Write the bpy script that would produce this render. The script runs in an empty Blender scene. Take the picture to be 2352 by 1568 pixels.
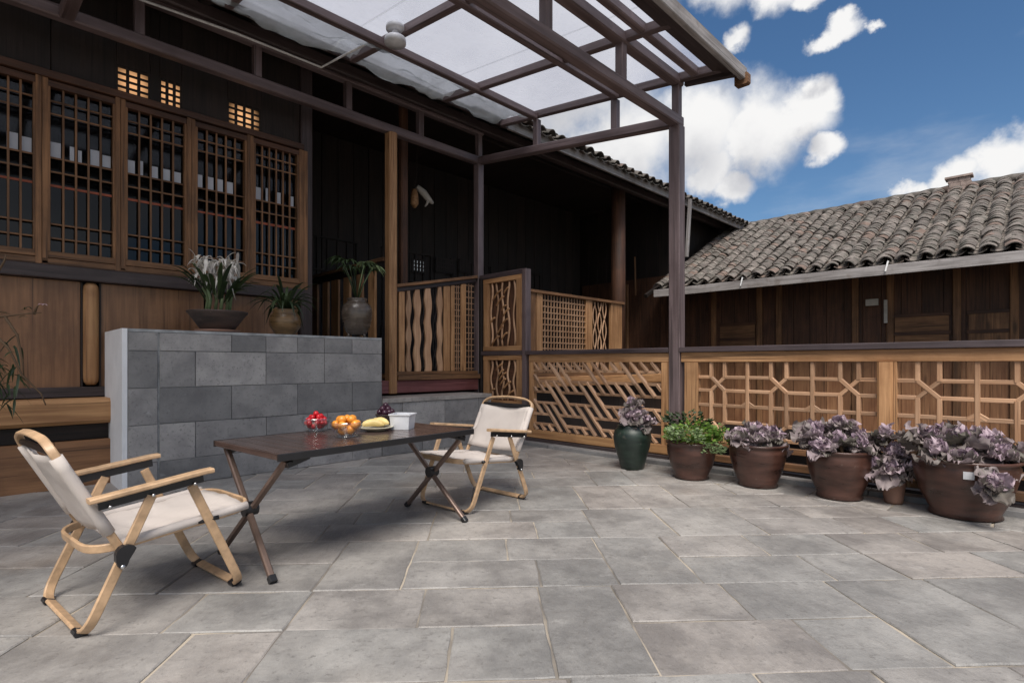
import bpy, bmesh, math, random
from mathutils import Vector, Matrix, noise
R = random.Random(11)
S = bpy.context.scene
C = S.collection
V = Vector
Q2 = math.sqrt(2.0)
H = 0.93                      # eye height
F, CX, HY = 1240.0, 1176.0, 835.0

# ------------------------------------------------------------ camera
cam = bpy.data.cameras.new('camera'); co = bpy.data.objects.new('camera', cam); C.objects.link(co)
cam.lens = F/2352*36.0; cam.sensor_width = 36; cam.shift_y = (HY-784)/2352.0
cam.clip_start = 0.05; cam.clip_end = 2000
co.location = (0, 0, H); co.rotation_euler = (math.radians(90), 0, math.radians(45))
S.camera = co

def ray(px, py):
    a = (px-CX)/F; b = (HY-py)/F
    return V(((a-1)/Q2, (a+1)/Q2, b))
def on_x(px, py, c):
    d = ray(px, py); t = c/d.x; return V((c, d.y*t, H+d.z*t))
def on_y(px, py, c):
    d = ray(px, py); t = c/d.y; return V((d.x*t, c, H+d.z*t))
def on_z(px, py, z):
    d = ray(px, py); t = (z-H)/d.z; return V((d.x*t, d.y*t, z))
def gw(X, Y, z=0.0):          # ground metres right / ahead of the viewer -> world
    return V(((X-Y)/Q2, (X+Y)/Q2, z))

# ------------------------------------------------------------ world
SUN_EL, SUN_AZ = 58.0, -48.0    # azimuth measured from +x towards +y (degrees) of the direction TO the sun
w = bpy.data.worlds.new('World'); S.world = w; w.use_nodes = True
nt = w.node_tree; nt.nodes.clear(); N = nt.nodes; L = nt.links
def nn(kind, **kw):
    n = N.new(kind)
    for k, v in kw.items(): setattr(n, k, v)
    return n
def wmath(op, a, b=None, c=None, clamp=False):
    n = nn('ShaderNodeMath', operation=op, use_clamp=clamp)
    for i, x in enumerate((a, b, c)):
        if x is None: continue
        if isinstance(x, (int, float)): n.inputs[i].default_value = x
        else: L.new(x, n.inputs[i])
    return n.outputs[0]
sky = nn('ShaderNodeTexSky', sky_type='NISHITA'); sky.sun_disc = False
sky.sun_elevation = math.radians(SUN_EL); sky.sun_rotation = math.radians(90-SUN_AZ)
sky.air_density = 1.0; sky.dust_density = 0.7; sky.ozone_density = 2.2
gam = nn('ShaderNodeHueSaturation'); gam.inputs['Saturation'].default_value = 1.2; gam.inputs['Value'].default_value = 1.0
L.new(sky.outputs[0], gam.inputs['Color'])
bg1 = nn('ShaderNodeBackground'); bg1.inputs[1].default_value = 0.080; L.new(gam.outputs[0], bg1.inputs[0])
tc = nn('ShaderNodeTexCoord')
BL = [(1590,300,150,1.2),(1735,295,135,1.1),(1835,265,95,1.1),(1885,225,62,1.1),(1905,335,55,1.4),(1680,420,62,1.4),(1630,380,70,1.2),
      (1630,-50,125,1.2),(1780,-35,95,1.3),(1870,-15,50,1.6),(1690,108,48,1.3),
      (1945,60,62,1.9),(2030,42,34,1.9),
      (2090,418,62,1.4),(2180,398,92,1.2),(2285,365,112,1.2),(2410,335,150,1.2),
      (1290,120,300,1.0),(1430,330,170,1.2),(900,-60,480,1.0),(400,-100,480,1.0)]
def field(src):
    nz = nn('ShaderNodeTexNoise'); nz.inputs['Scale'].default_value = 6.0; nz.inputs['Detail'].default_value = 9; nz.inputs['Roughness'].default_value = 0.6
    L.new(src, nz.inputs['Vector'])
    nz2 = nn('ShaderNodeTexNoise'); nz2.inputs['Scale'].default_value = 2.3; nz2.inputs['Detail'].default_value = 5
    L.new(src, nz2.inputs['Vector'])
    sub = nn('ShaderNodeVectorMath', operation='SUBTRACT'); L.new(nz.outputs['Color'], sub.inputs[0]); sub.inputs[1].default_value = (.5, .5, .5)
    scl = nn('ShaderNodeVectorMath', operation='SCALE'); L.new(sub.outputs[0], scl.inputs[0]); scl.inputs['Scale'].default_value = 0.13
    addv = nn('ShaderNodeVectorMath', operation='ADD'); L.new(src, addv.inputs[0]); L.new(scl.outputs[0], addv.inputs[1])
    def blob(px, py, r, flat=1.3):
        c = ray(px, py).normalized(); c2 = ray(px+r, py).normalized(); rad = (c-c2).length
        q = nn('ShaderNodeVectorMath', operation='SUBTRACT'); L.new(addv.outputs[0], q.inputs[0]); q.inputs[1].default_value = c
        m = nn('ShaderNodeVectorMath', operation='MULTIPLY'); L.new(q.outputs[0], m.inputs[0]); m.inputs[1].default_value = (1, 1, flat)
        l = nn('ShaderNodeVectorMath', operation='LENGTH'); L.new(m.outputs[0], l.inputs[0])
        return wmath('SUBTRACT', 1.0, wmath('DIVIDE', l.outputs['Value'], rad))
    acc = None
    for b in BL:
        o_ = blob(*b); acc = o_ if acc is None else wmath('SMOOTH_MAX', acc, o_, 0.06)
    far = wmath('MULTIPLY', wmath('SUBTRACT', nz2.outputs['Fac'], 0.48), 5.0)  # unseen cloud cover outside the view, added for diffuse light
    far = wmath('SUBTRACT', far, wmath('MULTIPLY', wmath('MAXIMUM', blob(2020, 260, 900, 1.0), 0.0), 9.0))
    return wmath('ADD', wmath('MAXIMUM', acc, far), wmath('MULTIPLY', wmath('SUBTRACT', nz.outputs['Fac'], 0.5), 1.3)), nz
dens, nz = field(tc.outputs['Generated'])
upv = nn('ShaderNodeVectorMath', operation='ADD'); L.new(tc.outputs['Generated'], upv.inputs[0]); upv.inputs[1].default_value = (.02, -.02, .055)
dup, _ = field(upv.outputs[0])
mr = nn('ShaderNodeMapRange', interpolation_type='SMOOTHSTEP'); L.new(dens, mr.inputs[0])
mr.inputs[1].default_value = -0.10; mr.inputs[2].default_value = 0.50
wn = nn('ShaderNodeTexNoise'); wn.inputs['Scale'].default_value = 3.2; wn.inputs['Detail'].default_value = 8; wn.inputs['Roughness'].default_value = .55
wm = nn('ShaderNodeMapping'); wm.inputs['Scale'].default_value = (1, 1, 3.2); L.new(tc.outputs['Generated'], wm.inputs['Vector']); L.new(wm.outputs[0], wn.inputs['Vector'])
wr = nn('ShaderNodeMapRange', interpolation_type='SMOOTHSTEP'); L.new(wn.outputs['Fac'], wr.inputs[0]); wr.inputs[1].default_value = .50; wr.inputs[2].default_value = .80
cover = wmath('MAXIMUM', mr.outputs[0], wmath('MULTIPLY', wr.outputs[0], 0.30))
inner = nn('ShaderNodeMapRange', interpolation_type='SMOOTHSTEP'); L.new(dup, inner.inputs[0])
inner.inputs[1].default_value = 0.05; inner.inputs[2].default_value = 1.05
cm = nn('ShaderNodeMix', data_type='RGBA'); L.new(inner.outputs[0], cm.inputs[0])
cm.inputs[6].default_value = (0.70, 0.695, 0.69, 1); cm.inputs[7].default_value = (0.40, 0.405, 0.435, 1)
bg2 = nn('ShaderNodeBackground'); bg2.inputs[1].default_value = 1.0; L.new(cm.outputs[2], bg2.inputs[0])
mx = nn('ShaderNodeMixShader'); L.new(cover, mx.inputs[0]); L.new(bg1.outputs[0], mx.inputs[1]); L.new(bg2.outputs[0], mx.inputs[2])
wo = nn('ShaderNodeOutputWorld'); L.new(mx.outputs[0], wo.inputs[0])

sl = bpy.data.lights.new('sun', 'SUN'); so = bpy.data.objects.new('sun', sl); C.objects.link(so)
sl.energy = 3.6; sl.angle = math.radians(32); sl.color = (1.0, .94, .86)
SUN_AZ_ = math.radians(SUN_AZ)
sd = V((math.cos(SUN_AZ_)*math.cos(math.radians(SUN_EL)), math.sin(SUN_AZ_)*math.cos(math.radians(SUN_EL)), math.sin(math.radians(SUN_EL))))
so.rotation_euler = sd.to_track_quat('Z', 'Y').to_euler(); so.location = (0, 0, 20)
S.view_settings.view_transform = 'Standard'; S.view_settings.look = 'None'; S.view_settings.exposure = 0.42
S.view_settings.gamma = 1.0; S.view_settings.use_curve_mapping = False

# ------------------------------------------------------------ materials
MATS = {}
def new_mat(name):
    m = bpy.data.materials.new(name); m.use_nodes = True; m.node_tree.nodes.clear(); MATS[name] = m; return m
class G:
    def __init__(s, name):
        s.m = new_mat(name); s.t = s.m.node_tree
        s.out = s.n('ShaderNodeOutputMaterial')
    def n(s, kind, ins=None, **kw):
        x = s.t.nodes.new(kind)
        for k, v in kw.items(): setattr(x, k, v)
        for k, v in (ins or {}).items(): s.set(x, k, v)
        return x
    def set(s, x, k, v):
        i = x.inputs[k]
        if isinstance(v, bpy.types.NodeSocket): s.t.links.new(v, i)
        else: i.default_value = v
    def math(s, op, a, b=0.0, clamp=False):
        x = s.n('ShaderNodeMath', {0: a, 1: b}, operation=op, use_clamp=clamp); return x.outputs[0]
    def mix(s, f, a, b, bt='MIX'):
        x = s.n('ShaderNodeMix', {0: f, 6: a, 7: b}, data_type='RGBA', blend_type=bt); return x.outputs[2]
    def noise(s, vec, scale, detail=4, rough=.5):
        return s.n('ShaderNodeTexNoise', {'Vector': vec, 'Scale': scale, 'Detail': detail, 'Roughness': rough}).outputs[0]
    def ramp(s, f, a, b):
        return s.n('ShaderNodeMapRange', {0: f, 1: a, 2: b}, interpolation_type='SMOOTHSTEP').outputs[0]
    def obj(s, rnd=True):
        t = s.n('ShaderNodeTexCoord'); o = s.n('ShaderNodeObjectInfo'); s.rnd = o.outputs['Random']
        if not rnd: return t.outputs['Object']
        c = s.n('ShaderNodeCombineXYZ', {0: s.math('MULTIPLY', s.rnd, 37.0), 1: s.math('MULTIPLY', s.rnd, 91.0), 2: s.math('MULTIPLY', s.rnd, 53.0)})
        return s.n('ShaderNodeVectorMath', {0: t.outputs['Object'], 1: c.outputs[0]}, operation='ADD').outputs[0]
    def bsdf(s, col, rough=.6, bump=None, bs=.3, bd=.01, **kw):
        p = s.n('ShaderNodeBsdfPrincipled', {'Base Color': col, 'Roughness': rough})
        for k, v in kw.items(): s.set(p, k.replace('_', ' '), v)
        if bump is not None:
            b = s.n('ShaderNodeBump', {'Strength': bs, 'Distance': bd, 'Height': bump}); s.t.links.new(b.outputs[0], p.inputs['Normal'])
        s.t.links.new(p.outputs[0], s.out.inputs[0]); s.p = p; return p
def c4(c): return (c[0], c[1], c[2], 1.0)
def wood(name, dark, light, rough=.62, stretch=1.0, var=.25, knots=True, worn=None, axis='X'):
    g = G(name); v = g.obj()
    if axis == 'Z':
        sp = g.n('ShaderNodeSeparateXYZ', {0: v}); v = g.n('ShaderNodeCombineXYZ', {0: sp.outputs[2], 1: sp.outputs[1], 2: sp.outputs[0]}).outputs[0]
    mp = g.n('ShaderNodeMapping', {'Vector': v, 'Scale': (1.3*stretch, 26*stretch, 26*stretch)})
    grain = g.noise(mp.outputs[0], 1.6, 7, .6)
    mp2 = g.n('ShaderNodeMapping', {'Vector': v, 'Scale': (.9, 3.2, 3.2)})
    slow = g.noise(mp2.outputs[0], 1.5, 3, .5)
    f = g.math('ADD', g.math('MULTIPLY', g.ramp(grain, .3, .72), .65), g.math('MULTIPLY', g.ramp(slow, .3, .7), .45), True)
    col = g.mix(f, c4(dark), c4(light))
    if knots:
        vo = g.n('ShaderNodeTexVoronoi', {'Vector': g.n('ShaderNodeMapping', {'Vector': v, 'Scale': (1.2, 4.5, 4.5)}).outputs[0], 'Scale': 1.1})
        kf = g.math('SUBTRACT', 1.0, g.ramp(vo.outputs['Distance'], .03, .17), True)
        col = g.mix(g.math('MULTIPLY', kf, .7), col, c4([x*.35 for x in dark]))
    if worn:
        col = g.mix(g.math('MULTIPLY', g.ramp(g.noise(v, 5, 5, .65), .52, .68), .55), col, c4(worn))
    ck = g.noise(g.n('ShaderNodeMapping', {'Vector': v, 'Scale': (.8*stretch, 55*stretch, 55*stretch)}).outputs[0], 1.3, 3, .5)
    col = g.mix(g.math('MULTIPLY', g.ramp(ck, .60, .68), .65), col, c4([x*.3 for x in dark]))
    st = g.noise(g.n('ShaderNodeNewGeometry').outputs['Position'], 2.6, 5, .65)
    col = g.mix(g.math('MULTIPLY', g.ramp(st, .46, .70), .42), col, c4([x*.8 for x in dark]))
    br = g.math('ADD', g.math('MULTIPLY', g.rnd, var*2), 1-var)
    col = g.mix(1.0, col, g.n('ShaderNodeCombineColor', {0: br, 1: br, 2: br}).outputs[0], 'MULTIPLY')
    g.bsdf(col, rough, grain, .35, .006)
    return g.m
def plain(name, col, rough=.5, metal=0.0, var=.08, ns=9.0, bs=.15):
    g = G(name); v = g.obj(); n = g.noise(v, ns, 5, .6)
    a = [x*(1-var*2.2) for x in col]; b = [min(1, x*(1+var*1.6)) for x in col]
    g.bsdf(g.mix(g.ramp(n, .3, .7), c4(a), c4(b)), rough, g.noise(v, ns*6, 3), bs, .003, Metallic=metal)
    return g.m
M = {}
M['old'] = wood('weathered_wood', (0.074, 0.034, 0.014), (0.265, 0.131, 0.058), .66, var=.22)
M['panel'] = wood('wall_panel_wood', (0.115, 0.051, 0.022), (0.259, 0.128, 0.059), .42, .8, var=.14, knots=False)
M['tan'] = wood('tan_wood', (0.221, 0.102, 0.039), (0.492, 0.275, 0.133), .6, var=.18)
M['tan2'] = wood('lattice_wood', (0.284, 0.149, 0.077), (0.516, 0.320, 0.196), .55, var=.26, knots=False)
M['tanv'] = wood('carved_wood', (0.284, 0.149, 0.077), (0.516, 0.320, 0.196), .55, var=.26, knots=False, axis='Z')
M['log'] = wood('pale_log_wood', (0.216, 0.099, 0.038), (0.464, 0.259, 0.115), .62, .7, var=.1)
M['dark'] = wood('shade_dark_wood', (.006, .004, .003), (.025, .015, .012), .7, var=.25, knots=False)  # near-black tone holds the shade under eaves and in recesses
M['brown'] = wood('shade_brown_wood', (.030, .012, .006), (.115, .048, .023), .65, var=.2)  # eave and porch shade put into this darker brown
M['sill'] = wood('dark_sill_wood', (.022, .014, .014), (.065, .046, .046), .55, var=.15, knots=False)
M['red'] = wood('maroon_painted_wood', (.10, .03, .03), (.20, .075, .075), .5, var=.1, knots=False)
M['board'] = wood('yard_board_wood', (0.198, 0.081, 0.036), (0.372, 0.188, 0.090), .6, var=.25)
M['perg'] = wood('mauve_brown_paint', (.078, .053, .053), (.185, .138, .140), .48, .6, var=.12, knots=False)
M['grey'] = wood('grey_weathered_wood', (.15, .135, .13), (.38, .355, .35), .7, var=.12, knots=False, worn=(.12, .09, .07))
M['rail'] = wood('dark_rail_paint', (.04, .028, .03), (.10, .075, .08), .42, var=.1, knots=False)

M['walnut'] = wood('table_walnut', (.045, .029, .025), (.10, .066, .057), .17, 1.2, var=.12, knots=False)
M['beech'] = plain('chair_beech', (.50, .33, .195), .42, var=.13, ns=14)
M['black'] = plain('black_metal', (.012, .012, .014), .32)
M['tmetal'] = plain('brown_tube_metal', (.20, .14, .115), .34, .55)
M['steel'] = plain('steel_rivet', (.6, .6, .6), .25, 1.0)
M['white'] = plain('white_plastic', (.62, .63, .66), .4)
M['paint'] = plain('grey_render', (.72, .73, .75), .75, var=.04, ns=3)
M['pane_reflection'] = plain('white_reflection', (.50, .53, .60), .8, var=.02)  # colour of the pale reflections imitated in the window panes
M['reflection_strip'] = plain('orange_reflection', (.35, .085, .04), .6)  # colour of the reddish band imitating a pane reflection
M['cable'] = plain('white_cable', (.7, .7, .7), .5)
M['bark'] = plain('plant_stem', (.10, .06, .03), .8)
M['soil'] = plain('soil', (.035, .02, .015), .95, var=.3, ns=40, bs=.8)
M['tomato'] = plain('red_fruit', (.55, .012, .02), .2)
M['orange'] = plain('orange_fruit', (.80, .30, .035), .3)
M['banana'] = plain('pale_yellow_fruit', (.72, .55, .22), .5)
M['grape'] = plain('dark_purple_fruit', (.05, .015, .03), .3)
M['ivory'] = plain('ivory_plate', (.62, .58, .45), .3)
M['brick'] = plain('chimney_brick', (.32, .25, .22), .9, var=.15)
M['gold'] = plain('ochre_carving', (.34, .18, .07), .6)
M['bone'] = plain('pale_bone', (.45, .42, .38), .7)

def canvas(name, col):
    g = G(name); v = g.obj(); wv = g.n('ShaderNodeTexWave', {'Vector': v, 'Scale': 260.0}, bands_direction='X').outputs[1]
    wv2 = g.n('ShaderNodeTexWave', {'Vector': v, 'Scale': 260.0}, bands_direction='Y').outputs[1]
    n = g.noise(v, 5, 4)
    g.bsdf(g.mix(g.ramp(n, .3, .7), c4([x*.86 for x in col]), c4(col)), .85, g.math('ADD', g.math('ADD', wv, wv2), g.math('MULTIPLY', n, 3)), .25, .003)
    return g.m
M['canvas'] = canvas('cream_canvas', (.60, .54, .50))

def tilemat():
    g = G('slate_paving'); v = g.obj(); geo = g.n('ShaderNodeNewGeometry').outputs['Position']
    a = g.mix(g.ramp(g.rnd, .1, .5), (.315, .292, .274, 1), (.290, .282, .270, 1))
    a = g.mix(g.ramp(g.math('FRACT', g.math('MULTIPLY', g.rnd, 7.3)), .35, .8), a, (.335, .305, .282, 1))
    n1 = g.noise(v, 2.6, 8, .68); n2 = g.noise(v, 38, 4, .7)
    a = g.mix(g.ramp(n1, .34, .68), g.mix(1.0, a, (.54, .54, .55, 1), 'MULTIPLY'), a)
    a = g.mix(g.math('MULTIPLY', g.ramp(g.noise(geo, .9, 6, .65), .45, .70), .55), a, (.46, .435, .405, 1))
    a = g.mix(g.math('MULTIPLY', g.ramp(g.noise(geo, 3.3, 6, .7), .50, .68), .40), a, (.20, .19, .185, 1))
    a = g.mix(g.math('MULTIPLY', g.ramp(n2, .56, .70), .55), a, (.12, .112, .105, 1))
    a = g.mix(g.math('MULTIPLY', g.ramp(g.noise(g.n('ShaderNodeMapping', {'Vector': v, 'Scale': (2.2, 7, 1)}).outputs[0], 6, 8, .75), .54, .66), .45), a, (.15, .14, .135, 1))
    a = g.mix(g.math('MULTIPLY', g.ramp(g.noise(v, 9, 6, .75), .60, .74), .35), a, (.44, .43, .41, 1))
    a = g.mix(g.math('MULTIPLY', g.ramp(g.noise(geo, .7, 3, .5), .60, .78), .35), a, (.27, .19, .12, 1))
    lay = g.noise(g.n('ShaderNodeMapping', {'Vector': v, 'Scale': (3.0, 1.0, 1.0)}).outputs[0], 5, 7, .62)
    g.bsdf(a, g.math('ADD', g.math('MULTIPLY', n1, .40), .26), g.math('ADD', g.math('MULTIPLY', lay, 2.2), g.math('MULTIPLY', n2, .35)), .75, .008)
    return g.m
M['tile'] = tilemat()
def blockmat(name, c1, c2):
    g = G(name); v = g.obj()
    a = g.mix(g.rnd, c4(c1), c4(c2)); n1 = g.noise(v, 4, 7, .65); n2 = g.noise(v, 45, 4, .7)
    a = g.mix(g.ramp(n1, .3, .7), g.mix(1.0, a, (.62, .62, .64, 1), 'MULTIPLY'), a)
    a = g.mix(g.math('MULTIPLY', g.ramp(n2, .54, .68), .5), a, (.08, .08, .083, 1))
    a = g.mix(g.math('MULTIPLY', g.ramp(g.noise(v, 11, 5, .7), .62, .74), .3), a, (.4, .41, .43, 1))
    g.bsdf(a, .68, g.math('ADD', n1, g.math('MULTIPLY', n2, .5)), .5, .006); return g.m
M['block'] = blockmat('bluestone', (.185, .183, .183), (.36, .347, .338))
M['grout'] = (lambda g: (g.bsdf(g.mix(g.ramp(g.noise(g.n('ShaderNodeNewGeometry').outputs['Position'], 2.2, 4), .40, .60), (.15, .135, .12, 1), (.40, .345, .275, 1)), .9), g.m)[1])(G('mortar'))
M['mortar'] = plain('wall_mortar', (.30, .31, .32), .9, var=.15)
def tilemat2(name, k=1.0):
    g = G(name); v = g.obj(); geo = g.n('ShaderNodeNewGeometry')
    r = g.math('FRACT', g.math('ADD', g.rnd, geo.outputs['Random Per Island']))
    a = g.mix(r, (.17*k, .14*k, .125*k, 1), (.37*k, .32*k, .285*k, 1))
    n = g.noise(geo.outputs['Position'], 9, 6, .7)
    a = g.mix(g.math('MULTIPLY', g.ramp(n, .42, .62), .7), a, (.075*k, .078*k, .06*k, 1))
    a = g.mix(g.math('MULTIPLY', g.ramp(g.noise(geo.outputs['Position'], 22, 4, .7), .56, .7), .6), a, (.50*k, .47*k, .41*k, 1))
    a = g.mix(g.math('MULTIPLY', g.ramp(r, .9, .93), .5), a, (.24*k, .12*k, .08*k, 1))
    g.bsdf(a, .8, g.noise(geo.outputs['Position'], 60, 4), .4, .006); return g.m
M['rtile'] = tilemat2('clay_roof_tile', .60); M['moss'] = tilemat2('mossy_roof_tile', .4)
def glaze(name, c1, c2, rough=.3):
    g = G(name); v = g.obj()
    n = g.noise(g.n('ShaderNodeMapping', {'Vector': v, 'Scale': (2, 2, 9)}).outputs[0], 2.2, 5, .6)
    a = g.mix(g.ramp(n, .3, .7), c4(c1), c4(c2))
    a = g.mix(g.math('MULTIPLY', g.ramp(g.noise(v, 16, 5, .7), .6, .75), .35), a, (.25, .2, .17, 1))
    g.bsdf(a, g.math('ADD', g.math('MULTIPLY', n, .3), rough-.1), g.noise(v, 30, 3), .12, .004); return g.m
M['pot'] = glaze('brown_pot_glaze', (.034, .015, .011), (.082, .037, .027), .26)
M['pot2'] = glaze('bronze_jar_glaze', (.05, .03, .014), (.22, .13, .055), .25)
M['pot3'] = glaze('olive_jar_glaze', (.05, .038, .03), (.10, .078, .062), .22)
M['pot4'] = glaze('dark_green_glaze', (.008, .014, .012), (.02, .035, .026), .35)
M['tray'] = glaze('dark_tray_clay', (.03, .022, .02), (.075, .05, .042), .6)
M['dish'] = plain('terracotta_saucer', (.22, .12, .085), .7)
def leafmat(name, c1, c2, tr=.25, rough=.55):
    g = G(name); v = g.obj(); geo = g.n('ShaderNodeNewGeometry')
    r = g.math('FRACT', g.math('ADD', g.rnd, geo.outputs['Random Per Island']))
    a = g.mix(r, c4(c1), c4(c2)); n = g.noise(v, 18, 4, .6)
    a = g.mix(g.ramp(n, .3, .75), g.mix(1.0, a, (.65, .62, .66, 1), 'MULTIPLY'), a)
    p = g.bsdf(a, rough, n, .3, .01)
    t = g.n('ShaderNodeBsdfTranslucent', {'Color': a}); m = g.n('ShaderNodeMixShader', {0: tr, 1: p.outputs[0], 2: t.outputs[0]})
    g.t.links.new(m.outputs[0], g.out.inputs[0]); return g.m
M['cab_in'] = leafmat('purple_cabbage_leaf', (.38, .27, .34), (.70, .57, .62))
M['cab_out'] = leafmat('grey_green_cabbage_leaf', (.15, .14, .11), (.44, .36, .37))
M['green'] = leafmat('fresh_green_leaf', (.09, .20, .035), (.26, .42, .07), .4)
M['pale'] = leafmat('pale_green_leaf', (.18, .27, .12), (.32, .42, .20), .3)
M['deep'] = leafmat('deep_green_leaf', (.012, .03, .01), (.05, .085, .025), .2)
M['bloom'] = leafmat('cream_flower', (.80, .77, .68), (.92, .90, .82), .3)
M['pink'] = leafmat('pink_flower', (.6, .35, .38), (.8, .6, .6), .3)
def trans(name, col, f, tf=.5, rough=.2):
    g = G(name); n = g.noise(g.n('ShaderNodeNewGeometry').outputs['Position'], 3.0, 6, .65)
    d = g.n('ShaderNodeBsdfDiffuse', {'Color': c4(col)}); t = g.n('ShaderNodeBsdfTranslucent', {'Color': c4(col)})
    a = g.n('ShaderNodeMixShader', {0: tf, 1: d.outputs[0], 2: t.outputs[0]})
    gl = g.n('ShaderNodeBsdfGlossy', {'Color': (.8, .8, .8, 1), 'Roughness': rough}); a2 = g.n('ShaderNodeMixShader', {0: .08, 1: a.outputs[0], 2: gl.outputs[0]})
    tr = g.n('ShaderNodeBsdfTransparent', {'Color': (.86, .87, .90, 1)}); fac = g.math('ADD', g.math('MULTIPLY', g.ramp(n, .35, .7), .16), f)
    m = g.n('ShaderNodeMixShader', {0: fac, 1: tr.outputs[0], 2: a2.outputs[0]}); g.t.links.new(m.outputs[0], g.out.inputs[0]); return g.m
M['poly'] = trans('clear_roof_sheet', (.62, .63, .68), .30, .8)
M['film'] = trans('crumpled_plastic_film', (.36, .38, .38), .60, .45, .25)
g = G('window_glass'); gl = g.n('ShaderNodeBsdfGlossy', {'Color': (.8, .85, .9, 1), 'Roughness': .05}); tr = g.n('ShaderNodeBsdfTransparent', {'Color': (.22, .22, .24, 1)})
m_ = g.n('ShaderNodeMixShader', {0: .03, 1: tr.outputs[0], 2: gl.outputs[0]}); g.t.links.new(m_.outputs[0], g.out.inputs[0]); M['glass'] = g.m
g = G('bowl_glass'); fr = g.n('ShaderNodeLayerWeight', {'Blend': .25}); gl = g.n('ShaderNodeBsdfGlossy', {'Color': (1, 1, 1, 1), 'Roughness': .03}); tr = g.n('ShaderNodeBsdfTransparent', {'Color': (.93, .95, .96, 1)})
m_ = g.n('ShaderNodeMixShader', {0: g.math('ADD', g.math('MULTIPLY', fr.outputs['Facing'], .55), .08), 1: tr.outputs[0], 2: gl.outputs[0]}); g.t.links.new(m_.outputs[0], g.out.inputs[0]); M['bowl'] = g.m
def lit(name, col, st):
    g = G(name); v = g.obj(False)
    d = g.n('ShaderNodeVectorMath', {0: v}, operation='LENGTH').outputs['Value']
    s_ = g.math('MULTIPLY', g.math('SUBTRACT', 1.0, g.ramp(d, .02, .19)), st)
    e = g.n('ShaderNodeEmission', {'Color': c4(col), 'Strength': s_}); g.t.links.new(e.outputs[0], g.out.inputs[0]); return g.m
M['lit'] = lit('lit_paper_pane', (1.0, .52, .24), .70)
M['lit2'] = lit('bright_far_window', (.75, .8, .85), .35)
M['yard'] = plain('yard_paving', (.13, .12, .11), .9, var=.15, ns=2)
M['board_under'] = M['dark']

# ------------------------------------------------------------ object helpers
WM = {}
def link(o, parent=None, mw=None):
    C.objects.link(o)
    if mw is None: mw = WM[parent.name].copy() if parent else Matrix.Identity(4)
    if parent:
        o.parent = parent; o.matrix_basis = WM[parent.name].inverted() @ mw
    else: o.matrix_basis = mw
    WM[o.name] = mw
    return o
def tag(o, label=None, cat=None, group=None, kind=None):
    if label: o['label'] = label
    if cat: o['category'] = cat
    if group: o['group'] = group
    if kind: o['kind'] = kind
    return o
def thing(name, label, cat, loc=(0, 0, 0), rotz=0.0, group=None):
    o = bpy.data.objects.new(name, None); o.empty_display_size = .1
    link(o, None, Matrix.Translation(V(loc)) @ Matrix.Rotation(rotz, 4, 'Z'))
    return tag(o, label, cat, group)
CACHE = {}
def bar_mesh(l, w_, h, mat, ch):
    k = (round(l, 3), round(w_, 3), round(h, 3), mat, ch)
    if k in CACHE: return CACHE[k]
    me = bpy.data.meshes.new('bar_mesh')
    c = min(w_, h)*ch; x = l/2; a, b = w_/2, h/2
    ring = [(-a+c, -b), (a-c, -b), (a, -b+c), (a, b-c), (a-c, b), (-a+c, b), (-a, b-c), (-a, -b+c)] if ch > 0 else [(-a, -b), (a, -b), (a, b), (-a, b)]
    n = len(ring); vs = [(-x, p, q) for p, q in ring]+[(x, p, q) for p, q in ring]
    fs = [(i, i+n, (i+1) % n+n, (i+1) % n) for i in range(n)]+[tuple(range(n)), tuple(range(2*n-1, n-1, -1))]
    me.from_pydata(vs, [], [tuple(reversed(f)) for f in fs]); me.materials.append(M[mat]); me.update()
    CACHE[k] = me; return me
def frame_of(p0, p1, up):
    X = (p1-p0); l = X.length; X.normalize()
    if abs(X.dot(up.normalized())) > .98: up = V((1, 0, 0)) if abs(X.x) < .9 else V((0, 1, 0))
    Y = up.cross(X).normalized(); Z = X.cross(Y)
    m = Matrix((X, Y, Z)).transposed().to_4x4(); m.translation = (p0+p1)/2
    return m, l
def bar(name, p0, p1, w_, h, mat, parent, up=V((0, 0, 1)), local=False, ch=.12, top=None):
    p0 = V(p0); p1 = V(p1); m, l = frame_of(p0, p1, up)
    if local: m = WM[parent.name] @ m if top is None else WM[top.name] @ m
    o = bpy.data.objects.new(name, bar_mesh(l, w_, h, mat, ch)); return link(o, parent, m)
def box(name, a, b, mat, parent, ch=.06, local=False, top=None):
    a = V(a); b = V(b); lo = V([min(a[i], b[i]) for i in range(3)]); hi = V([max(a[i], b[i]) for i in range(3)])
    d = hi-lo; c = (lo+hi)/2; ax = max(range(3), key=lambda i: d[i])
    e = V((0, 0, 0)); e[ax] = d[ax]/2
    if ax == 0: return bar(name, c-e, c+e, d.y, d.z, mat, parent, V((0, 0, 1)), local, ch, top)
    if ax == 1: return bar(name, c-e, c+e, d.x, d.z, mat, parent, V((0, 0, 1)), local, ch, top)
    return bar(name, c-e, c+e, d.y, d.x, mat, parent, V((1, 0, 0)), local, ch, top)
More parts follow.
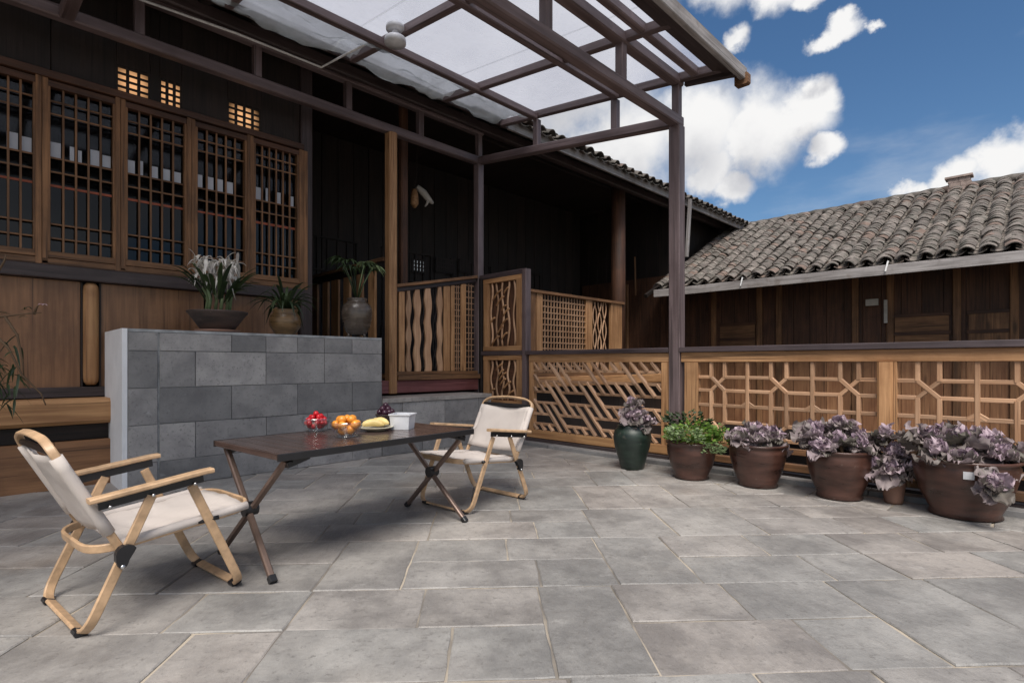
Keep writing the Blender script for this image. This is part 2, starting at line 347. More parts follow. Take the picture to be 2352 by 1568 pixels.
class MB:
    def __init__(s): s.v = []; s.f = []
    def add(s, vs, fs):
        b = len(s.v); s.v += [tuple(x) for x in vs]; s.f += [tuple(i+b for i in f) for f in fs]
    def box(s, a, b):
        x0, y0, z0 = a; x1, y1, z1 = b
        s.add([(x0, y0, z0), (x1, y0, z0), (x1, y1, z0), (x0, y1, z0), (x0, y0, z1), (x1, y0, z1), (x1, y1, z1), (x0, y1, z1)],
              [(0, 3, 2, 1), (4, 5, 6, 7), (0, 1, 5, 4), (1, 2, 6, 5), (2, 3, 7, 6), (3, 0, 4, 7)])
    def bar(s, p0, p1, w_, h, up=V((0, 0, 1))):
        m, l = frame_of(V(p0), V(p1), up); a, b, x = w_/2, h/2, l/2
        vs = [m @ V(q) for q in [(-x, -a, -b), (x, -a, -b), (x, a, -b), (-x, a, -b), (-x, -a, b), (x, -a, b), (x, a, b), (-x, a, b)]]
        s.add(vs, [(0, 3, 2, 1), (4, 5, 6, 7), (0, 1, 5, 4), (1, 2, 6, 5), (2, 3, 7, 6), (3, 0, 4, 7)])
    def tube(s, pts, r, n=8, closed=False):
        pts = [V(p) for p in pts]; m = len(pts); rs = r if isinstance(r, (list, tuple)) else [r]*m
        ref = V((0, 0, 1)); b = len(s.v); prevU = None
        for i, p in enumerate(pts):
            t = (pts[(i+1) % m]-pts[i-1]) if closed else (pts[min(i+1, m-1)]-pts[max(i-1, 0)])
            t.normalize()
            if prevU is None:
                u = t.cross(ref if abs(t.dot(ref)) < .9 else V((1, 0, 0))).normalized()
            else: u = (prevU-t*prevU.dot(t)).normalized()
            prevU = u; w_ = t.cross(u)
            for k in range(n):
                a = 2*math.pi*k/n; s.v.append(tuple(p+(u*math.cos(a)+w_*math.sin(a))*rs[i]))
        for i in range(m if closed else m-1):
            j = (i+1) % m
            for k in range(n):
                s.f.append((b+i*n+k, b+i*n+(k+1) % n, b+j*n+(k+1) % n, b+j*n+k))
        if not closed:
            s.f.append(tuple(b+k for k in reversed(range(n)))); s.f.append(tuple(b+(m-1)*n+k for k in range(n)))
    def sweep(s, pts, Nn, wd, th, closed=False):
        pts = [V(p) for p in pts]; m = len(pts); b = len(s.v); Nn = V(Nn).normalized()
        for i, p in enumerate(pts):
            t = (pts[(i+1) % m]-pts[i-1]) if closed else (pts[min(i+1, m-1)]-pts[max(i-1, 0)])
            t.normalize(); B = t.cross(Nn).normalized(); N2 = B.cross(t).normalized()
            c = .25*th
            for (a, q) in ((-wd/2+c, -th/2), (wd/2-c, -th/2), (wd/2, -th/2+c), (wd/2, th/2-c), (wd/2-c, th/2), (-wd/2+c, th/2), (-wd/2, th/2-c), (-wd/2, -th/2+c)):
                s.v.append(tuple(p+N2*a+B*q))
        for i in range(m if closed else m-1):
            j = (i+1) % m
            for k in range(8): s.f.append((b+i*8+k, b+i*8+(k+1) % 8, b+j*8+(k+1) % 8, b+j*8+k))
        if not closed:
            s.f.append(tuple(b+k for k in reversed(range(8)))); s.f.append(tuple(b+(m-1)*8+k for k in range(8)))
    def lathe(s, prof, n=28, c=(0, 0, 0), wob=0.0):
        b = len(s.v); m = len(prof)
        for (r, z) in prof:
            for k in range(n):
                a = 2*math.pi*k/n; rr = r*(1+wob*math.sin(3*a+z*20)); s.v.append((c[0]+rr*math.cos(a), c[1]+rr*math.sin(a), c[2]+z))
        for i in range(m-1):
            for k in range(n): s.f.append((b+i*n+k, b+i*n+(k+1) % n, b+(i+1)*n+(k+1) % n, b+(i+1)*n+k))
        if prof[0][0] > 0: s.f.append(tuple(b+k for k in reversed(range(n))))
        if prof[-1][0] > 0: s.f.append(tuple(b+(m-1)*n+k for k in range(n)))
    def grid(s, fn, nu, nv):
        b = len(s.v)
        for j in range(nv+1):
            for i in range(nu+1): s.v.append(tuple(fn(i/nu, j/nv)))
        for j in range(nv):
            for i in range(nu):
                a = b+j*(nu+1)+i; s.f.append((a, a+1, a+nu+2, a+nu+1))
    def mesh(s, mat, smooth=False):
        me = bpy.data.meshes.new('mesh'); me.from_pydata(s.v, [], s.f); me.materials.append(M[mat])
        if smooth: me.polygons.foreach_set('use_smooth', [True]*len(me.polygons))
        me.update(); return me
    def build(s, name, mat, parent=None, smooth=False, mw=None, angle=None, fix=False):
        me = s.mesh(mat, smooth)
        if fix:
            bm = bmesh.new(); bm.from_mesh(me); bmesh.ops.recalc_face_normals(bm, faces=bm.faces); bm.to_mesh(me); bm.free()
        if angle: me.set_sharp_from_angle(angle=math.radians(angle))
        if mw is None and parent is not None and ROOTOF(parent).name.split('.')[0] in WORLD_BUILT: mw = Matrix.Identity(4)
        o = bpy.data.objects.new(name, me); return link(o, parent, mw)
WORLD_BUILT = {'timber_house', 'tiled_wing', 'stone_counter_wall', 'stone_ledge', 'pergola', 'carved_screen', 'porch_fence', 'side_fence', 'far_porch_fence', 'terrace_railing'}
def ROOTOF(o):
    while o.parent: o = o.parent
    return o
I4 = Matrix.Identity(4)
def fillet(pts, r, n=4, closed=False):
    pts = [V(p) for p in pts]; out = []; m = len(pts)
    for i, p in enumerate(pts):
        if not closed and i in (0, m-1): out.append(p); continue
        a = pts[i-1]-p; b = pts[(i+1) % m]-p; d = min(r, a.length*.49, b.length*.49)
        a.normalize(); b.normalize(); p0 = p+a*d; p1 = p+b*d
        for k in range(n+1):
            t = k/n; out.append(p0*(1-t)**2+p*2*t*(1-t)+p1*t*t)
    return out

def post_tube(name, p0, p1, rs, mat, parent, n=16):
    p0 = V(p0); p1 = V(p1); m, l = frame_of(p0, p1, V((0, 0, 1))); k = len(rs)-1; mb = MB()
    mb.tube([(-l/2+l*t, 0, 0) for t in ([0, .03, .08, .5, .92, .97, 1] if k == 6 else [i/k for i in range(k+1)])], rs, n)
    return mb.build(name, mat, parent, True, m)
# ============================================================ SETTING
# lower yard beyond the terrace, terrain to the horizon
mb = MB(); mb.box((-300, -300, -3.2), (300, 300, -2.7)); tag(mb.build('ground', 'yard'), kind='structure')
mb = MB(); mb.box((-5.45, -9, -.35), (7.5, 4.72, -.0045)); terrace = tag(mb.build('terrace_floor', 'grout'), kind='structure')
def clip(poly, ax, lim, sgn):
    out = []; n = len(poly)
    for i in range(n):
        a = poly[i]; b = poly[(i+1) % n]; da = sgn*(lim-a[ax]); db = sgn*(lim-b[ax])
        if da >= 0: out.append(a)
        if da*db < 0:
            t = da/(da-db); out.append(a+(b-a)*t)
    return out
def slab(name, poly, z0, z1, mat, parent, ang=0.0):
    cx = sum((p for p in poly), V((0, 0)))/len(poly)
    area = 0
    for i in range(len(poly)):
        a = poly[i]; b = poly[(i+1) % len(poly)]; area += a.x*b.y-b.x*a.y
    if abs(area)/2 < .006: return None
    ca, sa = math.cos(-ang), math.sin(-ang)
    q = [V((ca*(p.x-cx.x)-sa*(p.y-cx.y), sa*(p.x-cx.x)+ca*(p.y-cx.y))) for p in poly]
    if area < 0: q.reverse()
    qq = []; 
    for i in range(len(q)):
        a = q[i]; b = q[(i+1) % len(q)]; k_ = max(1, int((b-a).length/.07))
        for k in range(k_):
            pp = a.lerp(b, k/k_); inw = (-pp).normalized()
            qq.append(pp+inw*(R.random()**3*.006 if k else R.uniform(.001, .006)))
    q = qq; n = len(q); bev = .005; inn = [p*(1-bev/max(.03, p.length)) for p in q]
    tl = [R.uniform(-.0012, .0012) for _ in range(2)]
    vs = [(p.x, p.y, z0-z1) for p in q]+[(p.x, p.y, -.003) for p in q]+[(p.x, p.y, tl[0]*p.x*6+tl[1]*p.y*6) for p in inn]
    fs = [(i, (i+1) % n, n+(i+1) % n, n+i) for i in range(n)]+[(n+i, n+(i+1) % n, 2*n+(i+1) % n, 2*n+i) for i in range(n)]+[tuple(range(2*n, 3*n))]
    me = bpy.data.meshes.new('slab'); me.from_pydata(vs, [], fs); me.materials.append(M[mat]); me.update()
    o = bpy.data.objects.new(name, me)
    m = Matrix.Translation((cx.x, cx.y, z1)) @ Matrix.Rotation(ang, 4, 'Z')
    return link(o, parent, m)
ANG = math.radians(45+2.8)
ca, sa = math.cos(ANG), math.sin(ANG)
def fw(u, v): return V((u*ca-v*sa, u*sa+v*ca))
RR = random.Random(5)
ntile = 0
def paving(u0, v0, u1, v1):
    cxy = fw((u0+u1)/2, (v0+v1)/2); X = (cxy.x+cxy.y)/Q2; Y = (cxy.y-cxy.x)/Q2
    if Y < .9 or abs(X) > Y*1.02+.75: return
    g_ = .0022
    poly = [fw(u0+g_, v0+g_), fw(u1-g_, v0+g_), fw(u1-g_, v1-g_), fw(u0+g_, v1-g_)]
    poly = clip(poly, 1, 4.11, 1)
    if poly: poly = clip(poly, 0, -5.22, -1)
    if len(poly) > 2: slab('paving_stone', poly, -.02, RR.uniform(-.0022, .0022), 'tile', terrace, ANG)
vrow = 0.93
while vrow < 7.7:
    bh = RR.choice([.56, .62, .66]); u = -6.2+RR.uniform(0, .6); hs = bh*RR.choice([.46, .5, .54])
    while u < 5.4:
        k = RR.random()
        if k < .30: l_ = RR.choice([.31, .36]); paving(u, vrow, u+l_, vrow+bh)
        elif k < .42: l_ = RR.choice([.44, .5]); paving(u, vrow, u+l_, vrow+bh)
        elif k < .72:
            l_ = RR.choice([.56, .62, .7]); paving(u, vrow, u+l_, vrow+hs); paving(u, vrow+hs, u+l_, vrow+bh)
        else:
            l_ = RR.choice([.84, .92]); a = l_*RR.choice([.36, .64]); b = l_*.5
            paving(u, vrow, u+a, vrow+hs); paving(u+a, vrow, u+l_, vrow+hs); paving(u, vrow+hs, u+b, vrow+bh); paving(u+b, vrow+hs, u+l_, vrow+bh)
        u += l_
    vrow += bh
x = -5.2
while x < 3.2:                                   # border course along the railing
    ll = RR.uniform(.36, .62)
    slab('paving_stone', [V((x+.004, 4.117)), V((x+ll-.004, 4.117)), V((x+ll-.004, 4.475)), V((x+.004, 4.475))], -.02, RR.uniform(-.001, .001), 'tile', terrace, 0); x += ll
x = -5.2
while x < 3.2:
    ll = RR.uniform(.9, 1.3); box('curb_stone', (x+.004, 4.482, -.01), (x+ll-.004, 4.60, .035), 'block', terrace); x += ll

# ---------- main house (left wing) ----------
FX = -5.5
house = thing('timber_house', 'long dark timber house with lattice windows, open porch and overhanging tiled eave', 'house', (-6.5, 4, 0))
# shell (dark rear walls, ceiling) keeps the rooms dark
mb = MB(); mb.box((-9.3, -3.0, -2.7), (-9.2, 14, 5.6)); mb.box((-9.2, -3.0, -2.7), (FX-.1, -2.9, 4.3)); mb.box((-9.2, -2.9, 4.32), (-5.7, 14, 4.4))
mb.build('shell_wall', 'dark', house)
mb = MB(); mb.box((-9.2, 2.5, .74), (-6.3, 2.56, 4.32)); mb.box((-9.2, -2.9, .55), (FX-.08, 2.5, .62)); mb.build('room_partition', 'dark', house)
def yx(px): return on_x(px, 800, FX).y
# lower panelled wall
posts = [(190, 228)]
yy = -2.9; 
for (ya, yb) in ((-2.9, yx(-80)), (yx(-75), yx(186)), (yx(232), yx(470)), (yx(474), yx(686))):
    n = max(1, round((yb-ya)/.72)); d = (yb-ya)/n
    for i in range(n):
        box('wall_panel', (FX-.05, ya+i*d+.002, .70), (FX-.02+R.uniform(-.002, .002), ya+(i+1)*d-.002, 1.585), 'panel', house, .03)
mb = MB(); yc = (yx(190)+yx(228))/2; rr = (yx(228)-yx(190))/2
post_tube('half_round_post', (FX-.01, yc, .76), (FX-.01, yc, 1.58), [rr*.6, rr*.92, rr, rr, rr, rr*.92, rr*.6], 'log', house)
box('panel_edge', (FX-.05, yx(186), .70), (FX-.0, yx(190), 1.585), 'dark', house); box('panel_edge', (FX-.05, yx(228), .70), (FX-.0, yx(232), 1.585), 'dark', house)
box('bottom_rail', (FX-.05, -2.9, .665), (FX+.02, 2.40, .745), 'sill', house)
box('window_sill', (FX-.06, -2.9, 1.59), (FX+.05, 2.42, 1.695), 'sill', house)
box('log_beam', (-5.47, -2.9, .47), (-5.20, .80, .662), 'log', house, .14)
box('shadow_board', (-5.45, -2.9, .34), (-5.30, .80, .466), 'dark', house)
for i in range(10):
    ya = -2.9+i*.37; box('plinth_board', (-5.28, ya+.002, -.01), (-5.215+R.uniform(-.002, .002), ya+.368, .345), 'panel', house, .03)
# windows
wins = [(-135, 75), (115, 258), (292, 422), (452, 560), (585, 680)]
def window(a, b, nv, z0=1.80, z1=3.07, refl_cards=()):
    ya, yb = yx(a), yx(b)
    fr = box('window', (FX-.03, ya-.035, z0-.05), (FX+.03, yb+.035, z0), 'old', house)
    tz = .02
    box('window_frame', (FX-.03, ya-.035, z1), (FX+.03, yb+.035, z1+.05), 'brown', fr)
    box('window_frame', (FX-.032, ya-.035, z0), (FX+.032, ya, z1), 'old', fr); box('window_frame', (FX-.032, yb, z0), (FX+.032, yb+.035, z1), 'old', fr)
    for i in range(1, nv):
        y = ya+(yb-ya)*i/nv; box('lattice_bar', (FX-.008, y-.0068, z0), (FX+.012, y+.0068, z1), 'old', fr)
    for z in (z0+.105, z0+.215, z0+.62, z0+.73, z1-.20, z1-.10):
        box('lattice_bar', (FX-.006, ya, z-.006), (FX+.009, yb, z+.006), 'old', fr)
    mb = MB(); mb.box((FX-.034, ya, z0), (FX-.030, yb, z1)); mb.build('pane', 'glass', fr)
    for (t0, t1, dz) in refl_cards:
        box('reflection_card', (FX-.027, ya+(yb-ya)*t0, z0+.74+R.uniform(-.012, .012)), (FX-.0255, ya+(yb-ya)*t1, z0+.865+R.uniform(-.03, .01)), 'pane_reflection', fr, 0)  # added cards imitate bright reflections in the glass
    box('reflection_strip', (FX-.028, ya, z0+.50+.02*R.random()), (FX-.025, yb, z0+.53), 'reflection_strip', fr, 0)  # added strip imitates a red line reflected in the glass
window(*wins[0], 7, refl_cards=[(.70, .83, 0), (.87, .99, 0)])
window(*wins[1], 5, refl_cards=[(.01, .17, 0), (.31, .38, 0), (.44, .50, 0), (.64, .79, 0), (.84, .98, 0)])
window(*wins[2], 5, refl_cards=[(.01, .14, 0), (.2, .28, 0), (.42, .54, 0), (.62, .76, 0), (.82, .96, 0)])
window(*wins[3], 5, refl_cards=[(.02, .13, 0), (.22, .36, 0), (.42, .56, 0), (.62, .78, 0)])
window(*wins[4], 6, refl_cards=[(.05, .18, 0), (.28, .38, 0), (.52, .64, 0), (.84, .96, 0)])
sti = [(-2.9, yx(-140)), (yx(80), yx(110)), (yx(263), yx(287)), (yx(427), yx(447)), (yx(565), yx(580)), (yx(684), yx(704))]
for ya, yb in sti:
    for k in range(2):
        d = (yb-ya)/2; box('jamb_post', (FX-.05, ya+k*d+.001, 1.697), (FX+.04-k*.006, ya+(k+1)*d-.001, 3.13), 'old', house)
box('lower_frame_rail', (FX-.05, -2.9, 1.697), (FX+.034, 2.4, 1.745), 'old', house)
box('lintel', (FX-.06, -2.9, 3.132), (FX+.05, 2.42, 3.19), 'brown', house)
box('corner_post', (FX-.1, 2.40, .70), (FX+.03, 2.52, 4.3), 'sill', house)
# wall above the windows with three lit transom lattices
lt = [(268, 345), (368, 418), (524, 600)]
seg = []; cur = -2.9
for a, b in lt: seg.append((cur, yx(a))); cur = yx(b)
seg.append((cur, 2.40))
for ya, yb in seg:
    n = max(1, round((yb-ya)/.4)); d = (yb-ya)/n
    for i in range(n): box('upper_wall_board', (FX-.05, ya+i*d+.002, 3.192), (FX-.01, ya+(i+1)*d-.002, 4.25), 'dark', house)  # eave shade is in the near-black board colour
for a, b in lt:
    ya, yb = yx(a), yx(b); z0, z1 = 3.20, 3.42
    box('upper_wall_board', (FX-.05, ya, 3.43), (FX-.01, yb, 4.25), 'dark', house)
    mb = MB(); mb.box((-.002, -(yb-ya)/2, -(z1-z0)/2), (.002, (yb-ya)/2, (z1-z0)/2))
    tr_ = mb.build('transom_window', 'lit', house, mw=Matrix.Translation((FX-.04, (ya+yb)/2, (z0+z1)/2)))
    tag(tr_, 'warmly lit lattice pane')
    nv = max(3, round((yb-ya)/.075))
    for i in range(nv+1): box('lattice_bar', (FX-.03, ya+(yb-ya)*i/nv-.011, z0-.01), (FX-.012, ya+(yb-ya)*i/nv+.011, z1+.01), 'dark', tr_)
    for i in range(5): box('lattice_bar', (FX-.034, ya, z0+(z1-z0)*i/4-.009), (FX-.02, yb, z0+(z1-z0)*i/4+.009), 'dark', tr_)
# porch: deck, rear wall with doors
box('porch_deck', (-9.2, 2.52, .60), (-5.32, 9.75, .74), 'dark', house)
n = 0; y = 2.6
while y < 9.7:
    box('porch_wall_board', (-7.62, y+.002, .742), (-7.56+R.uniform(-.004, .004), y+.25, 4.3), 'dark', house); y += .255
for y in (3.2, 4.6, 6.0, 7.4):
    d0 = box('porch_door', (-7.555, y, .76), (-7.53, y+1.0, 1.5), 'dark', house)
    for i in range(7): box('lattice_bar', (-7.553, y+.02+i*.157, 1.5), (-7.535, y+.045+i*.157, 2.8), 'dark', d0)
    for z in (1.52, 1.9, 2.3, 2.78): box('lattice_bar', (-7.55, y, z-.012), (-7.528, y+1.0, z+.012), 'dark', d0)
for a, b, t in ((947, 975, 2), (1002, 1042, 4), (1056, 1077, 3)):
    pa = on_x(a, 622, -7.5); pb = on_x(b, 600, -7.5)
    mb = MB(); hy = (pb.y-pa.y)/2; hz = (pb.z-pa.z)/2; mb.box((-.002, -hy, -hz), (.002, hy, hz))
    o = mb.build('far_window', 'lit2', house, mw=Matrix.Translation((-7.5, (pa.y+pb.y)/2, (pa.z+pb.z)/2)))
    for i in range(t*2+1): box('lattice_bar', (-7.495, pa.y+(pb.y-pa.y)*i/(t*2)-.022, pa.z-.02), (-7.48, pa.y+(pb.y-pa.y)*i/(t*2)+.022, pb.z+.02), 'dark', o)
    for i in range(4): box('lattice_bar', (-7.493, pa.y, pa.z+(pb.z-pa.z)*i/3-.01), (-7.478, pb.y, pa.z+(pb.z-pa.z)*i/3+.01), 'dark', o)
# porch columns
def col(px, y, z0, z1, r, mat='brown'):
    return post_tube('porch_column', (-5.35, y, z0), (-5.35, y, z1), [r, r*.97, r*.93], mat, house)
box('porch_post', (-5.27, 3.25, .60), (-5.14, 3.35, on_x(890, 300, -5.2).z-.02), 'tan', house, .2)
box('porch_post_rear', (-5.62, 3.66, .742), (-5.54, 3.76, 4.2), 'brown', house, .2)
col(0, on_x(1420, 600, -5.35).y, .742, 4.05, .13); 
# red sill and deck edge
box('maroon_sill', (-5.32, 3.0, .60), (-5.17, 4.56, .742), 'red', house)
box('sill_plank', (-5.31, 3.36, .744), (-5.15, 4.58, .80), 'old', house)
box('deck_edge_beam', (-5.32, 4.72, .585), (-5.19, 9.7, .738), 'tan', house)
for i in range(9): box('under_deck_board', (-5.42, 4.73+i*.55, -2.7), (-5.36, 5.27+i*.55, .58), 'dark', house)
# eave: soffit, rafters, purlins, fascia
EX, EZ = -4.86, 3.90
sl_ = .42
def rz(x): return EZ+.06+(EX-x)*sl_
mb = MB(); mb.add([(EX, -3, rz(EX)), (EX, 13.4, rz(EX)), (-9.3, 13.4, rz(-9.3)), (-9.3, -3, rz(-9.3)),
                   (EX, -3, rz(EX)+.04), (EX, 13.4, rz(EX)+.04), (-9.3, 13.4, rz(-9.3)+.04), (-9.3, -3, rz(-9.3)+.04)],
                  [(0, 1, 2, 3), (4, 7, 6, 5), (0, 4, 5, 1), (1, 5, 6, 2), (2, 6, 7, 3), (3, 7, 4, 0)]); mb.build('roof_deck', 'dark', house)
y = -2.8
while y < 13.2:
    bar('rafter', (EX+.02, y, rz(EX+.02)-.035), (-7.6, y, rz(-7.6)-.035), .06, .07, 'dark', house); y += .42
for xx in (-5.2, -6.0, -7.0): bar('eave_purlin', (xx, -2.9, rz(xx)-.13), (xx, 13.2, rz(xx)-.13), .11, .12, 'sill' if xx > -5.5 else 'dark', house)
box('fascia', (EX, -3, EZ-.02), (EX+.035, 4.75, EZ+.10), 'sill', house); box('fascia', (EX, 4.76, EZ-.02), (EX+.035, 13.3, EZ+.10), 'grey', house)
# roof tiles
def tile_geo(wd, ln, dp, th, convex, seg=6, taper=.92):
    vs = []; fs = []
    for s_, yv, k in ((0, 0, 1.0), (1, ln, taper)):
        for lay in (0, 1):
            for i in range(seg+1):
                a = -1+2*i/seg; xx = a*wd/2*k; zz = dp*(1-a*a)*k if convex else -dp*(1-a*a)*k
                vs.append((xx, yv, zz+(th if lay else 0)))
    n = seg+1
    for i in range(seg):
        fs += [(n+i, n+i+1, 3*n+i+1, 3*n+i), (i, 2*n+i, 2*n+i+1, i+1), (i, i+1, n+i+1, n+i), (2*n+i, 3*n+i, 3*n+i+1, 2*n+i+1)]
    fs += [(0, n, 3*n, 2*n), (n-1, 3*n-1, 4*n-1, 2*n-1)]
    return vs, fs
GT = {'cover': [tile_geo(.165+.01*i, .19, .046+.006*i, .013, True) for i in range(3)], 'pan': [tile_geo(.18, .19, .032, .012, False)]}
def roof(parent, org, ex, eu, ncol, nrow, pitch, exposed, mat, nbig=300, seed=1, skip=None):
    rr = random.Random(seed); ex = V(ex).normalized(); eu = V(eu).normalized(); en = ex.cross(eu)
    if en.z < 0: en = -en
    lst = []
    for c in range(ncol):
        cj = rr.uniform(-.012, .012)
        for r in range(nrow):
            for kind, off in (('pan', .5), ('cover', 0)):
                lift = .020 if kind == 'cover' else .0
                p = V(org)+ex*((c+off)*pitch+cj+rr.uniform(-.009, .009))+eu*(r*exposed+rr.uniform(-.014, .014)+(.0 if r else -.01))+en*(lift+.012+rr.uniform(0, .006)+.02*math.sin(c*.7+r*.3)*.3)
                m = Matrix((ex, eu, en)).transposed() @ Matrix.Rotation(rr.gauss(0, .085), 3, 'Z') @ Matrix.Rotation(-.055-rr.uniform(0, .03), 3, 'X') @ Matrix.Rotation(rr.gauss(0, .08), 3, 'Y')
                if ex.cross(eu).z < 0: pass
                m = m.to_4x4(); m.translation = p
                d = (p-V((0, 0, H))); Yc = (d.y-d.x)/Q2; Xc = (d.x+d.y)/Q2
                vis = Yc > .5 and abs(Xc/Yc) < .99
                lst.append((d.length+(0 if vis else 50), kind, rr.randrange(3) if kind == 'cover' else 0, m))
    lst.sort(key=lambda t: t[0]); mc = {}
    for t in lst[:nbig]:
        k = (t[1], t[2])
        if k not in mc:
            b_ = MB(); b_.add(*GT[t[1]][t[2]]); mc[k] = b_.mesh(mat, True); mc[k].set_sharp_from_angle(angle=math.radians(40))
        link(bpy.data.objects.new('roof_tile', mc[k]), parent, t[3])
    if len(lst) > nbig:
        b_ = MB()
        for t in lst[nbig:]:
            vs, fs = GT[t[1]][t[2]]; b_.add([t[3] @ V(q) for q in vs], fs)
        o = b_.build('roof_tile_field', mat, parent, True, I4); o.data.set_sharp_from_angle(angle=math.radians(40)); o['kind'] = 'stuff'
su = V((-1, 0, sl_)).normalized()
roof(house, (EX+.10, 4.2, rz(EX+.10)+.055), (0, 1, 0), su, 41, 4, .218, .12, 'moss', 300, 3)

# ---------- right-hand tiled wing ----------
wing = thing('tiled_wing', 'low timber wing with a large grey curved-tile roof beyond the railing', 'house', (-1, 11, -2.7))
RY, RZ = 9.0, 2.32
roof(wing, (-5.12, RY-.06, RZ), (1, 0, 0), V((0, 1, .5)), 41, 36, .218, .102, 'rtile', 300, 7)
mb = MB(); mb.add([(-5.3, RY, RZ-.06), (4.2, RY, RZ-.06), (4.2, 12.30, RZ-.06+3.30*.5), (-5.3, 12.30, RZ-.06+3.30*.5),
                   (-5.3, RY, RZ-.01), (4.2, RY, RZ-.01), (4.2, 12.30, RZ-.01+3.30*.5), (-5.3, 12.30, RZ-.01+3.30*.5)],
                  [(0, 3, 2, 1), (4, 5, 6, 7), (0, 1, 5, 4), (1, 2, 6, 5), (2, 3, 7, 6), (3, 0, 4, 7)]); mb.build('roof_deck', 'dark', wing)
mb = MB(); mb.add([(-5.6, 12.35, RZ-.01+3.30*.5), (4.2, 12.35, RZ-.01+3.30*.5), (4.2, 16.5, RZ), (-5.6, 16.5, RZ), (-5.6, 16.5, -2.7), (4.2, 16.5, -2.7)], [(0, 1, 2, 3), (3, 2, 5, 4)]); mb.build('rear_roof', 'moss', wing)
x = -5.5
while x < 4.0:
    b_ = MB(); zt = RZ+3.30*.5+.05
    b_.tube([(x, 12.33, zt), (x+.16, 12.33, zt+.012*R.random()), (x+.33, 12.33, zt)], [.075, .085, .075], 8); b_.build('ridge_tile', 'moss', wing, True); x += .27
box('gutter_board', (-5.2, RY-.10, RZ-.165), (4.2, RY-.06, RZ-.03), 'grey', wing)
for x in (-3.6, -1.62, .2): bar('gutter_bracket', (x, RY-.12, RZ-.12), (x+.03, RY-.11, RZ+.02), .012, .02, 'cable', wing)
y = -5.4
while y < 4: bar('rafter', (y, RY-.05, RZ-.12), (y, 10.4, RZ-.12+1.45*.5), .06, .07, 'dark', wing); y += .45
bc = on_y(2203, 425, 12.33); ch_ = thing('chimney', 'short weathered brick chimney on the ridge of the tiled wing', 'chimney', (bc.x, 12.5, 3.9))
zc = RZ+3.30*.5+.0
for r in range(3):
    for k in range(2):
        box('brick', (bc.x-.15+k*.155+(.02 if r % 2 else 0), 12.25, zc+r*.075), (bc.x-.15+k*.155+.15+(.02 if r % 2 else 0), 12.42, zc+.07+r*.075), 'brick', ch_, .05)
box('chimney_cap', (bc.x-.19, 12.22, zc+.226), (bc.x+.19, 12.45, zc+.262), 'brick', ch_)
WYY = 9.85
def wx(px): return on_y(px, 800, WYY).x
x = -7.6
while x < 4.2:
    box('wall_board', (x+.003, WYY, -.16), (x+.247, WYY+.05+R.uniform(-.01, .01), .98), 'board', wing, .04)
    box('upper_wall_board', (x+.003, WYY+.01, 1.06), (x+.247, WYY+.05+R.uniform(-.01, .01), 2.7), 'brown', wing, .04); x += .25  # upper boards darker, eave shade put into their colour
x = -9.2
while x < -5.2:
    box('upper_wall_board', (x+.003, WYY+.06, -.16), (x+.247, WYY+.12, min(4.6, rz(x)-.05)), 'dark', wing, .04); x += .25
for i in range(13): box('return_wall_board', (-5.52, 9.98+i*.26, -.16), (-5.46, 10.235+i*.26, rz(-5.5)-.06), 'dark', wing, .04)
box('waist_beam', (-7.6, WYY-.03, .98), (4.2, WYY+.06, 1.06), 'old', wing)
box('floor_beam', (-7.6, WYY-.05, -.36), (4.2, WYY+.1, -.16), 'dark', wing)
box('under_wall', (-7.6, 10.3, -2.7), (4.2, 10.4, -.36), 'dark', wing)
for px in (1440, 1640, 1745, 1790, 1965, 2045, 2198, 2330, 2480):
    x = wx(px); box('wall_post', (x-.045, WYY-.04, -.16), (x+.045, WYY+.01, 2.6), 'old', wing, .15)
for a, b in ((1655, 1735), (2056, 2180), (2225, 2320)):
    xa, xb = wx(a), wx(b)
    p_ = box('door_panel', (xa, WYY-.02, 1.12), (xb, WYY+.008, 1.62), 'old', wing)
    for z in (1.10, 1.35, 1.62): box('panel_rail', (xa-.02, WYY-.03, z), (xb+.02, WYY-.001, z+.05), 'brown', p_)
x = -7.2
while x < 3:
    for z in (.12, .52): pass
    x += 1
p = on_y(2002, 694, WYY-.1); box('meter_box', (p.x-.08, p.y, p.z-.05), (p.x+.08, p.y+.06, p.z+.05), 'bone', wing)
p = on_y(2033, 711, WYY-.1); box('paper_strip', (p.x-.02, p.y+.02, p.z-.2), (p.x+.025, p.y+.03, p.z+.15), 'bone', wing)
p = on_y(1458, 590, WYY-.1); bar('hanging_tool', (p.x, p.y, p.z), (p.x+.02, p.y, p.z-.8), .04, .02, 'old', wing)

# ============================================================ stone wall
wall = thing('stone_counter_wall', 'chest-high wall of grey-blue stone blocks with a smooth pale end, flower pots on top', 'wall', (-5.1, 1.8, 0))
SX = -4.75; y0, y1 = .796, 2.905
mb = MB(); mb.box((-5.46, y0+.004, 0), (SX-.012, y1-.003, 1.165)); mb.build('wall_core', 'mortar', wall)
box('rendered_end', (-5.47, y0-.03, 0), (SX-.001, y0+.002, 1.187), 'paint', wall, .0)
mb = MB(); mb.box((-5.47, y0+.004, 1.166), (SX-.003, y1, 1.187)); mb.build('top_skim', 'mortar', wall)
rows = [(0, .195, [1.24, 1.78, 2.33]), (.195, .476, [1.24, 1.78, 2.33]), (.476, .750, [1.503, 2.05, 2.58]), (.750, 1.025, [1.239, 1.776, 2.30]), (1.025, 1.164, [1.503, 1.776, 2.05, 2.3, 2.58])]
rows[0] = (0, .195, [1.503, 2.05, 2.58])
